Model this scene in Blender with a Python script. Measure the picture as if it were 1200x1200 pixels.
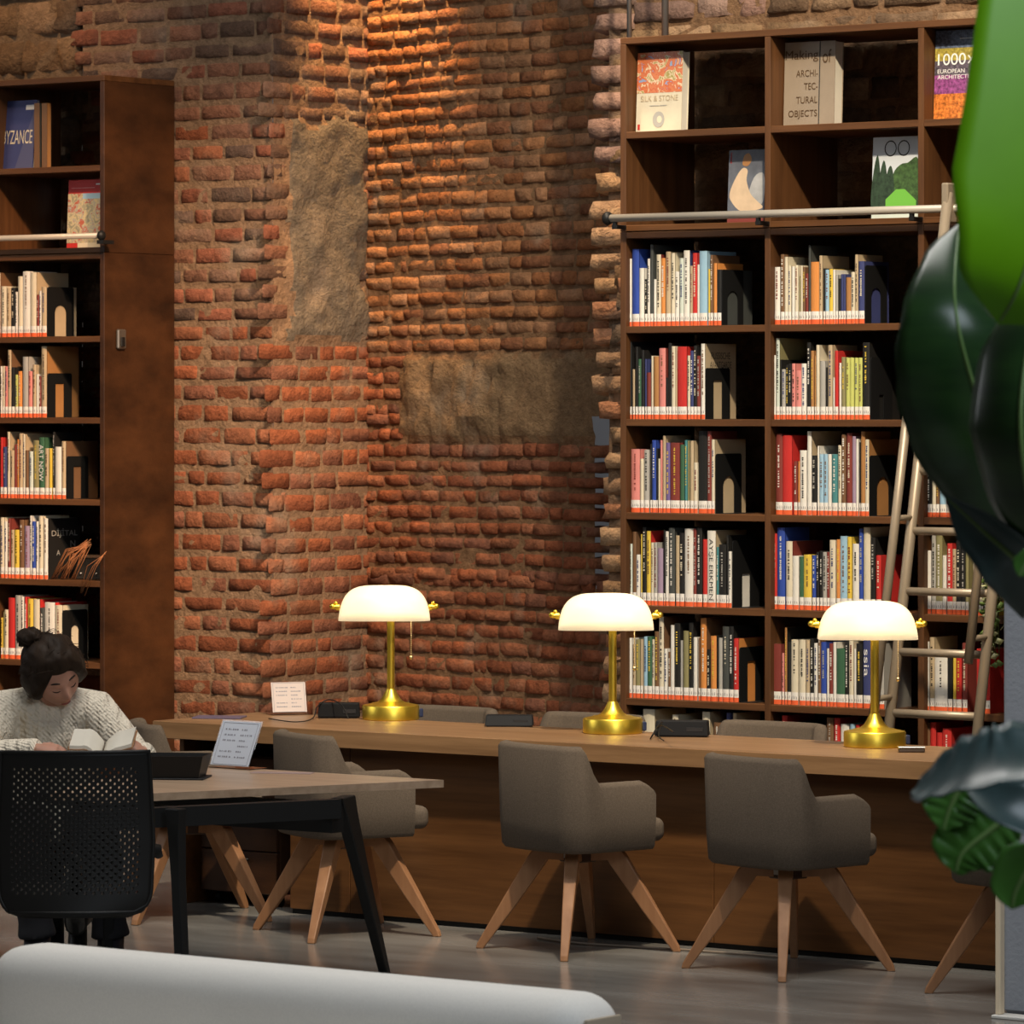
import bpy, math, random
from math import sin, cos, pi, radians
from mathutils import Vector, Matrix, noise
random.seed(7)
for o in list(bpy.data.objects): bpy.data.objects.remove(o)
S = bpy.context.scene; COL = S.collection
# ------------------------------------------------------------------ camera
F = 5530.0; TH = radians(36.6); HZ = 476.0
AX = Vector((-sin(TH), cos(TH), 0)); RT = Vector((cos(TH), sin(TH), 0)); UP = Vector((0, 0, 1))
C0 = Vector((11.498, -16.249, 2.0))
cd = bpy.data.cameras.new('camera'); cam = bpy.data.objects.new('camera', cd); COL.objects.link(cam)
cam.location = C0; cam.rotation_euler = (pi/2, 0, TH)
cd.sensor_width = 36; cd.lens = 36*F/1200; cd.shift_y = -(600-HZ)/1200; cd.clip_end = 200
cd.dof.use_dof = True; cd.dof.focus_distance = 18.3; cd.dof.aperture_fstop = 15
S.camera = cam
def ray(u, v): return AX + RT*((u-600)/F) + UP*((HZ-v)/F)
def atY(u, v, y): q = ray(u, v); return C0 + q*((y-C0.y)/q.y)      # point of a pixel on a known plane
def atZ(u, v, z): q = ray(u, v); return C0 + q*((z-C0.z)/q.z)
def atX(u, v, x): q = ray(u, v); return C0 + q*((x-C0.x)/q.x)
def atD(u, v, d): return C0 + ray(u, v)*d
# ------------------------------------------------------------------ world, exposure, lights
S.view_settings.view_transform = 'Standard'; S.view_settings.look = 'None'
S.view_settings.exposure = 0.0; S.view_settings.gamma = 1.0; S.view_settings.use_curve_mapping = False
W = bpy.data.worlds.new('world'); S.world = W; W.use_nodes = True
W.node_tree.nodes['Background'].inputs[0].default_value = (1.0, 0.93, 0.85, 1)
W.node_tree.nodes['Background'].inputs[1].default_value = 0.035
def look_at(o, t): o.rotation_euler = (Vector(t)-o.location).to_track_quat('-Z', 'Y').to_euler()
def area(name, loc, tgt, size, power, col, sy=None):
    l = bpy.data.lights.new(name, 'AREA'); l.energy = power; l.color = col; l.size = size
    if sy: l.shape = 'RECTANGLE'; l.size_y = sy
    o = bpy.data.objects.new(name, l); COL.objects.link(o); o.location = loc; look_at(o, tgt); return o
def spot(name, loc, tgt, power, col, ang, blend=0.5, rad=0.05):
    l = bpy.data.lights.new(name, 'SPOT'); l.energy = power; l.color = col; l.spot_size = radians(ang); l.spot_blend = blend; l.shadow_soft_size = rad
    o = bpy.data.objects.new(name, l); COL.objects.link(o); o.location = loc; look_at(o, tgt); return o
area('skylight', (3.2, -4.7, 9.0), (2.9, -4.3, 0), 5, 560, (1.0, 0.97, 0.92))
area('side_daylight', (-7.5, -8.0, 5.5), (1.0, -3.0, 0.6), 4, 130, (0.95, 0.97, 1.0))
area('added_cool_fill', (11.0, -10.5, 5.5), (5.5, -8.2, 1.2), 3, 230, (0.80, 0.90, 1.0))  # cool fill added to brighten the big leaves and sofa, no real window
spot('shelf_spot', (4.3, -4.6, 7.6), (0.9, 0.0, 1.95), 2900, (1.0, 0.84, 0.62), 52, 0.6, 0.12)
spot('left_shelf_spot', (-1.5, -3.6, 7.0), (-3.7, 0.7, 1.7), 720, (1.0, 0.68, 0.38), 34, 0.7, 0.12)
spot('niche_spot', (-2.55, 1.50, 5.2), (-2.75, 1.98, 2.9), 620, (1.0, 0.56, 0.22), 46, 1.0, 0.05)
spot('pillar_spot', (4.4, -3.8, 7.4), (-4.25, 1.3, 1.5), 4300, (1.0, 0.60, 0.34), 18, 0.75, 0.15)
spot('strip_spot', (-0.22, -0.40, 5.4), (-0.22, 0.50, 2.0), 480, (1.0, 0.74, 0.48), 30, 0.9, 0.06)
spot('rubble_spot', (-4.6, -0.6, 5.6), (-4.7, 1.3, 4.0), 190, (1.0, 0.6, 0.3), 60, 0.9, 0.1)
# ------------------------------------------------------------------ materials
M = {}
def mat(name, col, rough=0.6, metal=0.0, var=0.0, scale=8.0, bump=0.0, bscale=None, stretch=(1, 1, 1), spec=None, col2=None, trans=0.0, detail=4):
    if name in M: return M[name]
    m = bpy.data.materials.new(name); m.use_nodes = True; nt = m.node_tree; b = nt.nodes['Principled BSDF']
    b.inputs['Specular IOR Level'].default_value = 0.35; b.inputs['Base Color'].default_value = (*col, 1); b.inputs['Roughness'].default_value = rough; b.inputs['Metallic'].default_value = metal
    if spec is not None: b.inputs['Specular IOR Level'].default_value = spec
    if trans: b.inputs['Transmission Weight'].default_value = trans
    if var or bump or col2:
        tc = nt.nodes.new('ShaderNodeTexCoord'); mp = nt.nodes.new('ShaderNodeMapping'); mp.inputs['Scale'].default_value = stretch
        nt.links.new(tc.outputs['Object'], mp.inputs[0])
        nz = nt.nodes.new('ShaderNodeTexNoise'); nz.inputs['Scale'].default_value = scale; nz.inputs['Detail'].default_value = detail; nz.inputs['Roughness'].default_value = 0.6
        nt.links.new(mp.outputs[0], nz.inputs['Vector'])
        if var or col2:
            rp = nt.nodes.new('ShaderNodeValToRGB'); rp.color_ramp.elements[0].position = 0.3; rp.color_ramp.elements[1].position = 0.7
            c2 = col2 if col2 else tuple(min(1, c*(1+var)) for c in col)
            c1 = col if col2 else tuple(c*(1-var) for c in col)
            rp.color_ramp.elements[0].color = (*c1, 1); rp.color_ramp.elements[1].color = (*c2, 1)
            nt.links.new(nz.outputs[0], rp.inputs[0]); nt.links.new(rp.outputs[0], b.inputs['Base Color'])
        if bump:
            nb = nt.nodes.new('ShaderNodeTexNoise'); nb.inputs['Scale'].default_value = bscale or scale; nb.inputs['Detail'].default_value = 5
            nt.links.new(mp.outputs[0], nb.inputs['Vector'])
            bp = nt.nodes.new('ShaderNodeBump'); bp.inputs['Strength'].default_value = 1; bp.inputs['Distance'].default_value = bump
            nt.links.new(nb.outputs[0], bp.inputs['Height']); nt.links.new(bp.outputs[0], b.inputs['Normal'])
    M[name] = m; return m
def brick_mat():
    m = bpy.data.materials.new('brick'); m.use_nodes = True; nt = m.node_tree; b = nt.nodes['Principled BSDF']
    b.inputs['Roughness'].default_value = 0.92; b.inputs['Specular IOR Level'].default_value = 0.2
    at = nt.nodes.new('ShaderNodeAttribute'); at.attribute_name = 'tone'
    tc = nt.nodes.new('ShaderNodeTexCoord')
    n1 = nt.nodes.new('ShaderNodeTexNoise'); n1.inputs['Scale'].default_value = 22; n1.inputs['Detail'].default_value = 8; n1.inputs['Roughness'].default_value = 0.7
    n2 = nt.nodes.new('ShaderNodeTexNoise'); n2.inputs['Scale'].default_value = 3.5; n2.inputs['Detail'].default_value = 6
    for n in (n1, n2): nt.links.new(tc.outputs['Object'], n.inputs['Vector'])
    r1 = nt.nodes.new('ShaderNodeMapRange'); r1.inputs[1].default_value = 0.25; r1.inputs[2].default_value = 0.75; r1.inputs[3].default_value = 0.55; r1.inputs[4].default_value = 1.35
    nt.links.new(n1.outputs[0], r1.inputs[0])
    mx = nt.nodes.new('ShaderNodeMix'); mx.data_type = 'RGBA'; mx.blend_type = 'MULTIPLY'; mx.inputs[0].default_value = 1
    nt.links.new(at.outputs['Color'], mx.inputs[6]); nt.links.new(r1.outputs[0], mx.inputs[7])
    r2 = nt.nodes.new('ShaderNodeMapRange'); r2.inputs[1].default_value = 0.56; r2.inputs[2].default_value = 0.72; r2.inputs[3].default_value = 0; r2.inputs[4].default_value = 0.55
    nt.links.new(n2.outputs[0], r2.inputs[0])
    m2 = nt.nodes.new('ShaderNodeMix'); m2.data_type = 'RGBA'; m2.inputs[7].default_value = (0.30, 0.235, 0.175, 1)
    nt.links.new(r2.outputs[0], m2.inputs[0]); nt.links.new(mx.outputs[2], m2.inputs[6]); nt.links.new(m2.outputs[2], b.inputs['Base Color'])
    nb = nt.nodes.new('ShaderNodeTexNoise'); nb.inputs['Scale'].default_value = 38; nb.inputs['Detail'].default_value = 8; nb.inputs['Roughness'].default_value = 0.65
    nt.links.new(tc.outputs['Object'], nb.inputs['Vector'])
    bp = nt.nodes.new('ShaderNodeBump'); bp.inputs['Distance'].default_value = 0.02; nt.links.new(nb.outputs[0], bp.inputs['Height']); nt.links.new(bp.outputs[0], b.inputs['Normal'])
    return m
BRICK = brick_mat()
def wood(name, c1, c2, axis='X', rough=0.5, sc=1.0):
    st = {'X': (0.6, 9, 9), 'Z': (9, 9, 0.6), 'Y': (9, 0.6, 9)}[axis]
    return mat(name, c1, rough, col2=c2, scale=2.2*sc, stretch=st, bump=0.001, bscale=4*sc)
WAL_X = wood('walnut_shelf', (0.070, 0.027, 0.009), (0.150, 0.062, 0.021), 'X')
WAL_Z = wood('walnut_upright', (0.065, 0.026, 0.009), (0.140, 0.058, 0.020), 'Z')
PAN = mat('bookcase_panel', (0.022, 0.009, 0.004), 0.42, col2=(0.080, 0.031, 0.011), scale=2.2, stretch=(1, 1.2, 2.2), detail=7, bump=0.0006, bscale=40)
TOPW = wood('oak_worktop', (0.185, 0.098, 0.045), (0.31, 0.178, 0.092), 'X', 0.38)
EDGE = wood('oak_edge', (0.20, 0.105, 0.045), (0.33, 0.185, 0.085), 'X', 0.45)
DPAN = wood('desk_panel', (0.085, 0.034, 0.010), (0.165, 0.070, 0.022), 'X', 0.45)
LEGW = wood('beech_leg', (0.30, 0.140, 0.065), (0.40, 0.20, 0.095), 'Z', 0.45)
TABW = wood('table_laminate', (0.36, 0.24, 0.155), (0.52, 0.37, 0.255), 'X', 0.36)
BLK = mat('black_plastic', (0.012, 0.0115, 0.011), 0.46)
BLKM = mat('black_metal', (0.010, 0.010, 0.010), 0.5, spec=0.3)
BRASS = mat('brass', (1.0, 0.72, 0.09), 0.36, 1.0)
RAILM = mat('rail_paint', (0.50, 0.45, 0.38), 0.35, 0.2)
STEEL = mat('steel', (0.62, 0.58, 0.52), 0.32, 1.0)
LADM = mat('ladder_paint', (0.36, 0.29, 0.21), 0.42, 0.35)
FAB = mat('chair_fabric', (0.118, 0.091, 0.068), 0.95, var=0.16, scale=160, bump=0.0012, bscale=420, spec=0.15)
PAPER = mat('paper', (0.72, 0.66, 0.54), 0.9, var=0.08, scale=5, stretch=(60, 1, 1))
LABW = mat('label_white', (0.80, 0.76, 0.70), 0.7)
LABO = mat('label_orange', (0.80, 0.13, 0.04), 0.6)
INK = mat('ink', (0.03, 0.03, 0.03), 0.8)
WHT = mat('white_card', (0.82, 0.80, 0.76), 0.6)
# ------------------------------------------------------------------ mesh helpers
class MB:
    def __init__(s): s.v = []; s.f = []; s.m = []; s.c = []
    def add(s, vs, fs, mi=0, col=None):
        n = len(s.v); s.v += [tuple(p) for p in vs]
        for q in fs: s.f.append(tuple(i+n for i in q)); s.m.append(mi); s.c.append(col)
        return s
    def box(s, a, b, mi=0, col=None, bev=0.0):
        (x0, y0, z0), (x1, y1, z1) = a, b
        if bev <= 0:
            return s.add([(x0,y0,z0),(x1,y0,z0),(x1,y1,z0),(x0,y1,z0),(x0,y0,z1),(x1,y0,z1),(x1,y1,z1),(x0,y1,z1)],
                [(0,3,2,1),(4,5,6,7),(0,1,5,4),(1,2,6,5),(2,3,7,6),(3,0,4,7)], mi, col)
        e = min(bev, (x1-x0)/2.01, (y1-y0)/2.01, (z1-z0)/2.01); vs = []; rings = []
        for z, i in ((z0, e), (z0+e, 0), (z1-e, 0), (z1, e)):
            rings.append([(x0+i+(e if not i else 0), y0+i, z), (x1-i-(e if not i else 0), y0+i, z), (x1-i, y0+i+(e if not i else 0), z), (x1-i, y1-i-(e if not i else 0), z),
                          (x1-i-(e if not i else 0), y1-i, z), (x0+i+(e if not i else 0), y1-i, z), (x0+i, y1-i-(e if not i else 0), z), (x0+i, y0+i+(e if not i else 0), z)])
        return s.loft(rings, True, mi, col)
    def loft(s, rings, cap=True, mi=0, col=None, closed=True):
        n = len(rings[0]); vs = [p for r in rings for p in r]; fs = []
        for k in range(len(rings)-1):
            for j in range(n if closed else n-1):
                j2 = (j+1) % n; fs.append((k*n+j, k*n+j2, (k+1)*n+j2, (k+1)*n+j))
        if cap: fs.append(tuple(range(n-1, -1, -1))); fs.append(tuple((len(rings)-1)*n+j for j in range(n)))
        return s.add(vs, fs, mi, col)
    def tube(s, pts, r, n=10, mi=0, cap=True, flat=1.0):
        pts = [Vector(p) for p in pts]; rr = r if isinstance(r, (list, tuple)) else [r]*len(pts); rings = []; pu = None
        for i, p in enumerate(pts):
            t = (pts[min(i+1, len(pts)-1)]-pts[max(i-1, 0)]).normalized()
            if pu is None: pu = t.orthogonal().normalized() if abs(t.z) > 0.95 else Vector((0, 0, 1))
            a = t.cross(pu).normalized(); b2 = a.cross(t).normalized(); pu = b2
            rings.append([p + a*cos(2*pi*k/n)*rr[i] + b2*sin(2*pi*k/n)*rr[i]*flat for k in range(n)])
        return s.loft(rings, cap, mi)
    def lathe(s, prof, n=32, c=(0, 0, 0), mi=0):
        return s.loft([[(c[0]+r*cos(2*pi*k/n), c[1]+r*sin(2*pi*k/n), c[2]+z) for k in range(n)] for r, z in prof], True, mi)
    def sphere(s, c, r, n=12, mi=0, sc=(1, 1, 1)):
        return s.loft([[(c[0]+r*sc[0]*max(sin(pi*i/n), 1e-3)*cos(2*pi*k/(2*n)), c[1]+r*sc[1]*max(sin(pi*i/n), 1e-3)*sin(2*pi*k/(2*n)), c[2]-r*sc[2]*cos(pi*i/n)) for k in range(2*n)] for i in range(n+1)], True, mi)
    def prism(s, poly, z0, z1, mi=0):
        return s.loft([[(x, y, z0) for x, y in poly], [(x, y, z1) for x, y in poly]], True, mi)
    def build(s, name, mats, parent=None, smooth=False, world=False, angle=None):
        me = bpy.data.meshes.new(name); off = parent.location if (parent and world) else Vector((0, 0, 0))
        me.from_pydata([Vector(p)-off for p in s.v], [], s.f)
        for m in (mats if isinstance(mats, (list, tuple)) else [mats]): me.materials.append(m)
        me.polygons.foreach_set('material_index', s.m)
        if any(c is not None for c in s.c):
            ca = me.color_attributes.new('tone', 'FLOAT_COLOR', 'CORNER'); buf = []
            for p, c in zip(s.f, s.c): buf += [*(c or (0.2, 0.2, 0.2)), 1.0]*len(p)
            ca.data.foreach_set('color', buf)
        if smooth: me.polygons.foreach_set('use_smooth', [True]*len(s.f))
        me.update()
        if angle: me.set_sharp_from_angle(angle=radians(angle))
        o = bpy.data.objects.new(name, me); COL.objects.link(o)
        if parent: o.parent = parent
        return o
def tag(o, label=None, cat=None, group=None, kind=None):
    if label: o['label'] = label
    if cat: o['category'] = cat
    if group: o['group'] = group
    if kind: o['kind'] = kind
    return o
def thing(name, label, cat, loc=(0, 0, 0), rz=0.0, group=None):
    o = bpy.data.objects.new(name, None); o.empty_display_size = 0.1; COL.objects.link(o); o.location = loc; o.rotation_euler = (0, 0, rz)
    return tag(o, label, cat, group)
def struct(o): o['kind'] = 'structure'; return o
def copy_tree(o, parent=None):
    c = o.copy(); COL.objects.link(c); c.parent = parent
    for ch in list(o.children): copy_tree(ch, c)
    return c
def dup(root, loc, rz, label, group=None):
    r = copy_tree(root); r.location = loc; r.rotation_euler = (0, 0, rz); r['label'] = label
    if group: r['group'] = group
    return r
def bevel(o, w=0.004, seg=2):
    m = o.modifiers.new('bevel', 'BEVEL'); m.width = w; m.segments = seg; m.limit_method = 'ANGLE'; return o
def solid(o, t): m = o.modifiers.new('solidify', 'SOLIDIFY'); m.thickness = t; m.offset = 0; return o
def subd(o, n=2): m = o.modifiers.new('subdivision', 'SUBSURF'); m.levels = n; m.render_levels = n; return o
TXT = {}
def text_part(name, string, m, parent, org, xd, ud, width, height, ext=0.0008):
    """raised lettering filling width x height, its lower left corner at org (world)"""
    cu = bpy.data.curves.new('t', 'FONT'); cu.body = string; cu.size = 1; cu.extrude = 0.0; cu.align_x = 'LEFT'
    to = bpy.data.objects.new('t', cu); COL.objects.link(to)
    me = bpy.data.meshes.new_from_object(to.evaluated_get(bpy.context.evaluated_depsgraph_get())); bpy.data.objects.remove(to)
    xs = [v.co.x for v in me.vertices]; ys = [v.co.y for v in me.vertices]; x0, x1, y0, y1 = min(xs), max(xs), min(ys), max(ys)
    xd = Vector(xd).normalized(); ud = Vector(ud).normalized(); nd = xd.cross(ud)
    off = (parent.matrix_basis.translation if parent else Vector((0, 0, 0)))
    pr = parent.parent if parent else None
    while pr: off = off + pr.location; pr = pr.parent
    for v in me.vertices:
        p = Vector(org) + xd*((v.co.x-x0)/(x1-x0)*width) + ud*((v.co.y-y0)/(y1-y0)*height) + nd*ext; v.co = p-off
    me.materials.clear(); me.materials.append(m)
    o = bpy.data.objects.new(name, me); COL.objects.link(o)
    if parent: o.parent = parent
    return o
def nz(x, y, z): return noise.noise(Vector((x, y, z)))
# ------------------------------------------------------------------ floor and walls
fl = MB(); fl.add([(-12, -22, 0), (16, -22, 0), (16, 9, 0), (-12, 9, 0)], [(0, 1, 2, 3)])
fm = mat('polished_concrete', (0.125, 0.115, 0.103), 0.19, col2=(0.29, 0.275, 0.25), scale=1.3, detail=12, stretch=(0.8, 2.6, 1), bump=0.0015, bscale=5)
struct(fl.build('floor', fm))
RED = [(0.29, 0.095, 0.045), (0.26, 0.085, 0.04), (0.30, 0.115, 0.06), (0.24, 0.08, 0.04), (0.27, 0.105, 0.055), (0.22, 0.09, 0.055)]
BRN = [(0.20, 0.10, 0.065), (0.25, 0.115, 0.07), (0.16, 0.095, 0.065), (0.22, 0.13, 0.09), (0.13, 0.085, 0.065), (0.27, 0.10, 0.06)]
ORG = [(0.34, 0.145, 0.06), (0.30, 0.12, 0.05), (0.38, 0.175, 0.08), (0.26, 0.11, 0.055), (0.33, 0.17, 0.09)]
TAN = [(0.62, 0.39, 0.22), (0.56, 0.33, 0.17), (0.66, 0.44, 0.27), (0.54, 0.25, 0.13), (0.50, 0.30, 0.17)]
PNK = [(0.40, 0.24, 0.18), (0.34, 0.20, 0.15), (0.26, 0.16, 0.125), (0.36, 0.235, 0.18)]
STN = [(0.26, 0.16, 0.085), (0.21, 0.125, 0.065), (0.16, 0.10, 0.06), (0.30, 0.19, 0.11)]
MOR = (0.27, 0.172, 0.105); MORD = (0.22, 0.125, 0.066); PLB = (0.17, 0.14, 0.105); PLC = (0.21, 0.135, 0.075)
def brick(mb, O, U, N, s0, s1, z0, z1, p, rough, col, back=-0.012):
    fx = [0, 0.045, 0.32, 0.68, 0.955, 1]; fz = [0, 0.11, 0.5, 0.89, 1]; g = []; sd = random.random()*50
    for j, b in enumerate(fz):
        for i, a in enumerate(fx):
            s = s0+(s1-s0)*a; z = z0+(z1-z0)*b; ring = i in (0, 5) or j in (0, 4)
            d = back if ring else p*(0.85+0.3*random.random()) + rough*nz(s*14+sd, z*18, sd)
            k = 0.22 if ((i in (1, 4)) and (j in (1, 3))) else 0
            if ring:
                s += rough*0.5*nz(s*9, z*11, sd+3); z += rough*0.45*nz(s*9, z*11, sd+9)
                if (i in (0, 5)) and (j in (0, 4)): s += (0.006 if i == 0 else -0.006); z += (0.006 if j == 0 else -0.006)
            d -= k*p*0.5
            g.append(O + U*s + N*d + UP*z)
    mb.add(g, [(j*6+i, j*6+i+1, (j+1)*6+i+1, (j+1)*6+i) for j in range(4) for i in range(5)], 0, col)
def wall_face(mb, O, U, N, s0, s1, z0, z1, course, blen, joint, pal, p=0.018, rough=0.014, mort=MOR, skip=None, left=None, right=None, bump=None, back=-0.012, seg=0.05, mend=(0, 0), pcol=None, vj=0.5):
    a, b = s0+mend[0], s1-mend[1]; nx = max(2, int((b-a)/seg)); nzz = max(2, int((z1-z0)/seg)); g = []
    for j in range(nzz+1):
        for i in range(nx+1):
            s = a+(b-a)*i/nx; z = z0+(z1-z0)*j/nzz
            d = 0.006*nz(s*7, z*7, 1.3)+0.006*nz(s*19, z*19, 4.3)
            if bump: d += bump(s, z)
            g.append(O+U*s+N*d+UP*z)
    w = nx+1
    for j in range(nzz):
        for i in range(nx):
            s = a+(b-a)*(i+.5)/nx; z = z0+(z1-z0)*(j+.5)/nzz; q = pcol if (pcol and skip(s, z)) else mort
            n0 = len(mb.v) if (i == 0 and j == 0) else n0
            mb.f.append((n0+j*w+i, n0+j*w+i+1, n0+(j+1)*w+i+1, n0+(j+1)*w+i)); mb.m.append(0); mb.c.append(q)
    mb.v += [tuple(p) for p in g]
    z = z0; row = 0
    while z < z1:
        h = course*(0.9+0.2*random.random()); L = (left(z) if left else s0); R = (right(z) if right else s1)
        s = L - (0 if left else random.random()*blen*0.6)
        while s < R-0.02:
            ln = blen*random.choice((0.55, 0.9, 1.0, 1.1, 0.8, 1.25)); e = min(s+ln, R)
            if R-e < 0.06: e = R
            m = 0.5*(s+e); wob = 0.012*nz(m*1.7, z*0.9, 7.7)
            if not (skip and skip(m, z+h/2)):
                pl = pal(m, z) if callable(pal) else pal; c = random.choice(pl); k = 0.8+0.4*random.random()
                edge = (left and s == L) or (right and e == R)
                brick(mb, O, U, N, s+joint*0.5*vj, e-(joint*0.5*vj if not (right and e == R) else 0), z+joint*0.5+wob, z+h-joint*0.5+wob, p*(0.6+0.8*random.random()), rough, (c[0]*k, c[1]*k, c[2]*k), -0.09 if edge else back)
            s = e
        z += h; row += 1
YL = 1.24                                                            # the left pier's front face; a square reveal; the niche behind
XE = atY(320, 476, YL).x; YB = atX(440, 476, XE).y
wl = MB()
def palA(s, z): return BRN if z > 2.35 and nz(s*1.3, z*1.3, 2) > -0.25 else RED
X1 = Vector((1, 0, 0)); Y1 = Vector((0, 1, 0))
seam = atY(97, 40, YL).x
wall_face(wl, Vector((0, YL, 0)), X1, Vector((0, -1, 0)), seam, XE, 0, 5.2, 0.10, 0.21, 0.026, palA, p=0.007, rough=0.012, back=-0.005, right=lambda z: XE)
pl0, pl1 = atX(338, 300, XE).y-YL, atX(428, 300, XE).y-YL
def inB(s, z): return pl0+0.10*nz(z*5, 1, 1) < s < pl1+0.12*nz(z*4, 7, 1) and 2.33+0.1*nz(s*6, 2, 2) < z < 3.38+0.12*nz(s*5, 5, 5)
def bmB(s, z): return 0.02+0.012*nz(s*16, z*16, 3)+0.02*nz(s*5, z*5, 6) if inB(s, z) else 0
wall_face(wl, Vector((XE, YL, 0)), Y1, X1, 0, YB-YL, 0, 5.2, 0.10, 0.21, 0.024, lambda s, z: BRN if z > 2.4 else RED, p=0.007, rough=0.010, back=-0.005, pcol=PLB, skip=inB, bump=bmB, right=lambda z: YB-YL+0.03*nz(z*11, 0.5, 0), seg=0.03)
struct(wl.build('wall_left', BRICK, smooth=True))
wr_ = MB()                                                            # rubble stretch behind the left bookcase
wall_face(wr_, Vector((0, YL+0.03, 0)), X1, Vector((0, -1, 0)), -7, seam-0.03, 0, 5.2, 0.19, 0.30, 0.02, STN, p=0.03, rough=0.06, mort=(0.20, 0.13, 0.075))
struct(wr_.build('wall_corner', BRICK, smooth=True))
ROT = radians(-13); UC = Vector((cos(ROT), sin(ROT), 0)); NC = Vector((sin(ROT), -cos(ROT), 0)); OC = Vector((XE-0.35, YB+0.02, 0))
def s_of(u, v=476):                                                   # distance along the niche wall for a column of the photo
    q = ray(u, v); t = (OC-C0).dot(NC)/q.dot(NC); return (C0+q*t-OC).dot(UC)
sA, sB, sC, sR = s_of(440), s_of(472), s_of(600), s_of(700)
def z_of(u, v):
    q = ray(u, v); t = (OC-C0).dot(NC)/q.dot(NC); return (C0+q*t).z
za, zb = z_of(540, 512), z_of(540, 418)
def inC(s, z): return s > sB+0.08*nz(z*6, 3, 1) and za+0.05*nz(s*7, 1, 4) < z < zb+0.06*nz(s*6, 1, 8)
def bmC(s, z):
    if not inC(s, z): return 0
    return 0.03+0.045*nz(s*9, z*3.2, 2)+0.03*nz(s*22, z*12, 5) if s < sC else 0.02+0.02*nz(s*6, z*6, 2)
wc = MB()
def palC(s, z): return ORG if z > zb else RED
zg0, zg1 = z_of(700, 690), z_of(700, 488); sW, sG = s_of(724), s_of(703)
for z0, z1, se in ((0, zg0, sW), (zg0, zg1, sG), (zg1, 5.2, sW)):
    wall_face(wc, OC, UC, NC, 0, se, z0, z1, 0.078, 0.17, 0.018, palC, p=0.010, rough=0.018, back=-0.007, mort=MORD, pcol=PLC, vj=0.35, skip=inC, bump=bmC, right=lambda z, e=se: e+0.04*nz(z*13, 2.5, 0), seg=0.03, mend=(0, 0.035))
struct(wc.build('wall_center', BRICK, smooth=True))
YR = 0.545; XR = atY(694, 476, YR).x
def edgeR(z):
    v = HZ-(z-2)*271
    k = 0.0 if v < 420 else (0.01 if v < 485 else (0.035 if v < 520 else (0.105 if v < 545 else (0.075 if v < 575 else 0.02+0.03*(1+nz(z*14, 4, 4))))))
    return XR+k+0.035*nz(z*11, 8.5, 0)
wr = MB()
def palR(s, z): return (PNK if z > 3.0 else TAN) if s < XR+0.2 else (PNK if z > 3.55 and s < XR+0.9 else STN)
wall_face(wr, Vector((0, YR, 0)), X1, Vector((0, -1, 0)), XR, XR+0.22, 0, 5.2, 0.112, 0.25, 0.022, palR, vj=0.5, p=0.013, rough=0.04, left=edgeR, right=lambda z: XR+0.24, mend=(0.09, 0), mort=MOR, seg=0.03)
wall_face(wr, Vector((0, YR, 0)), X1, Vector((0, -1, 0)), XR+0.22, 4.2, 0, 5.2, 0.125, 0.27, 0.022, palR, p=0.010, rough=0.032, mort=MORD)
wr.box((XR+0.10, YR+0.02, 0), (4.2, YR+0.35, 5.2), 0, MOR)
struct(wr.build('wall_right', BRICK, smooth=True))
bk = MB(); bk.box((-8, 6.0, 0), (6, 6.1, 6)); struct(bk.build('wall_back', mat('grey_plaster', (0.5, 0.5, 0.53), 0.9, var=0.06, scale=2)))
area('far_window_light', (0.2, 4.2, 4.0), (-3.2, 6.0, 1.6), 1.2, 60, (0.85, 0.92, 1.0))
# grey painted column at the right
pc = atZ(1174, 1188, 0)
cm = MB(); w2 = 0.62
cm.add([], []); cm.box((pc.x, pc.y, 0), (pc.x+w2, pc.y+w2, 5.2), 0, None, 0.015)
struct(cm.build('trim_1', mat('grey_column_paint', (0.33, 0.35, 0.39), 0.75, var=0.06, scale=3, bump=0.002, bscale=60)))
pp = atZ(1166, 1193, 0)
t = thing('edge_board', 'cream upright edge board standing against the grey column', 'board', (pp.x, pp.y, 0))
b = MB().box((0, 0, 0.012), (0.020, 0.03, 0.762), 0, None, 0.003); b.build('upright', mat('cream_laminate', (0.85, 0.70, 0.50), 0.5, var=0.05, scale=4, stretch=(6, 6, 1)), t)
MB().box((-0.004, -0.02, 0), (0.16, 0.055, 0.012), 0, None, 0.003).build('foot_plate', mat('pale_plate', (0.62, 0.60, 0.56), 0.6), t)
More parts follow.
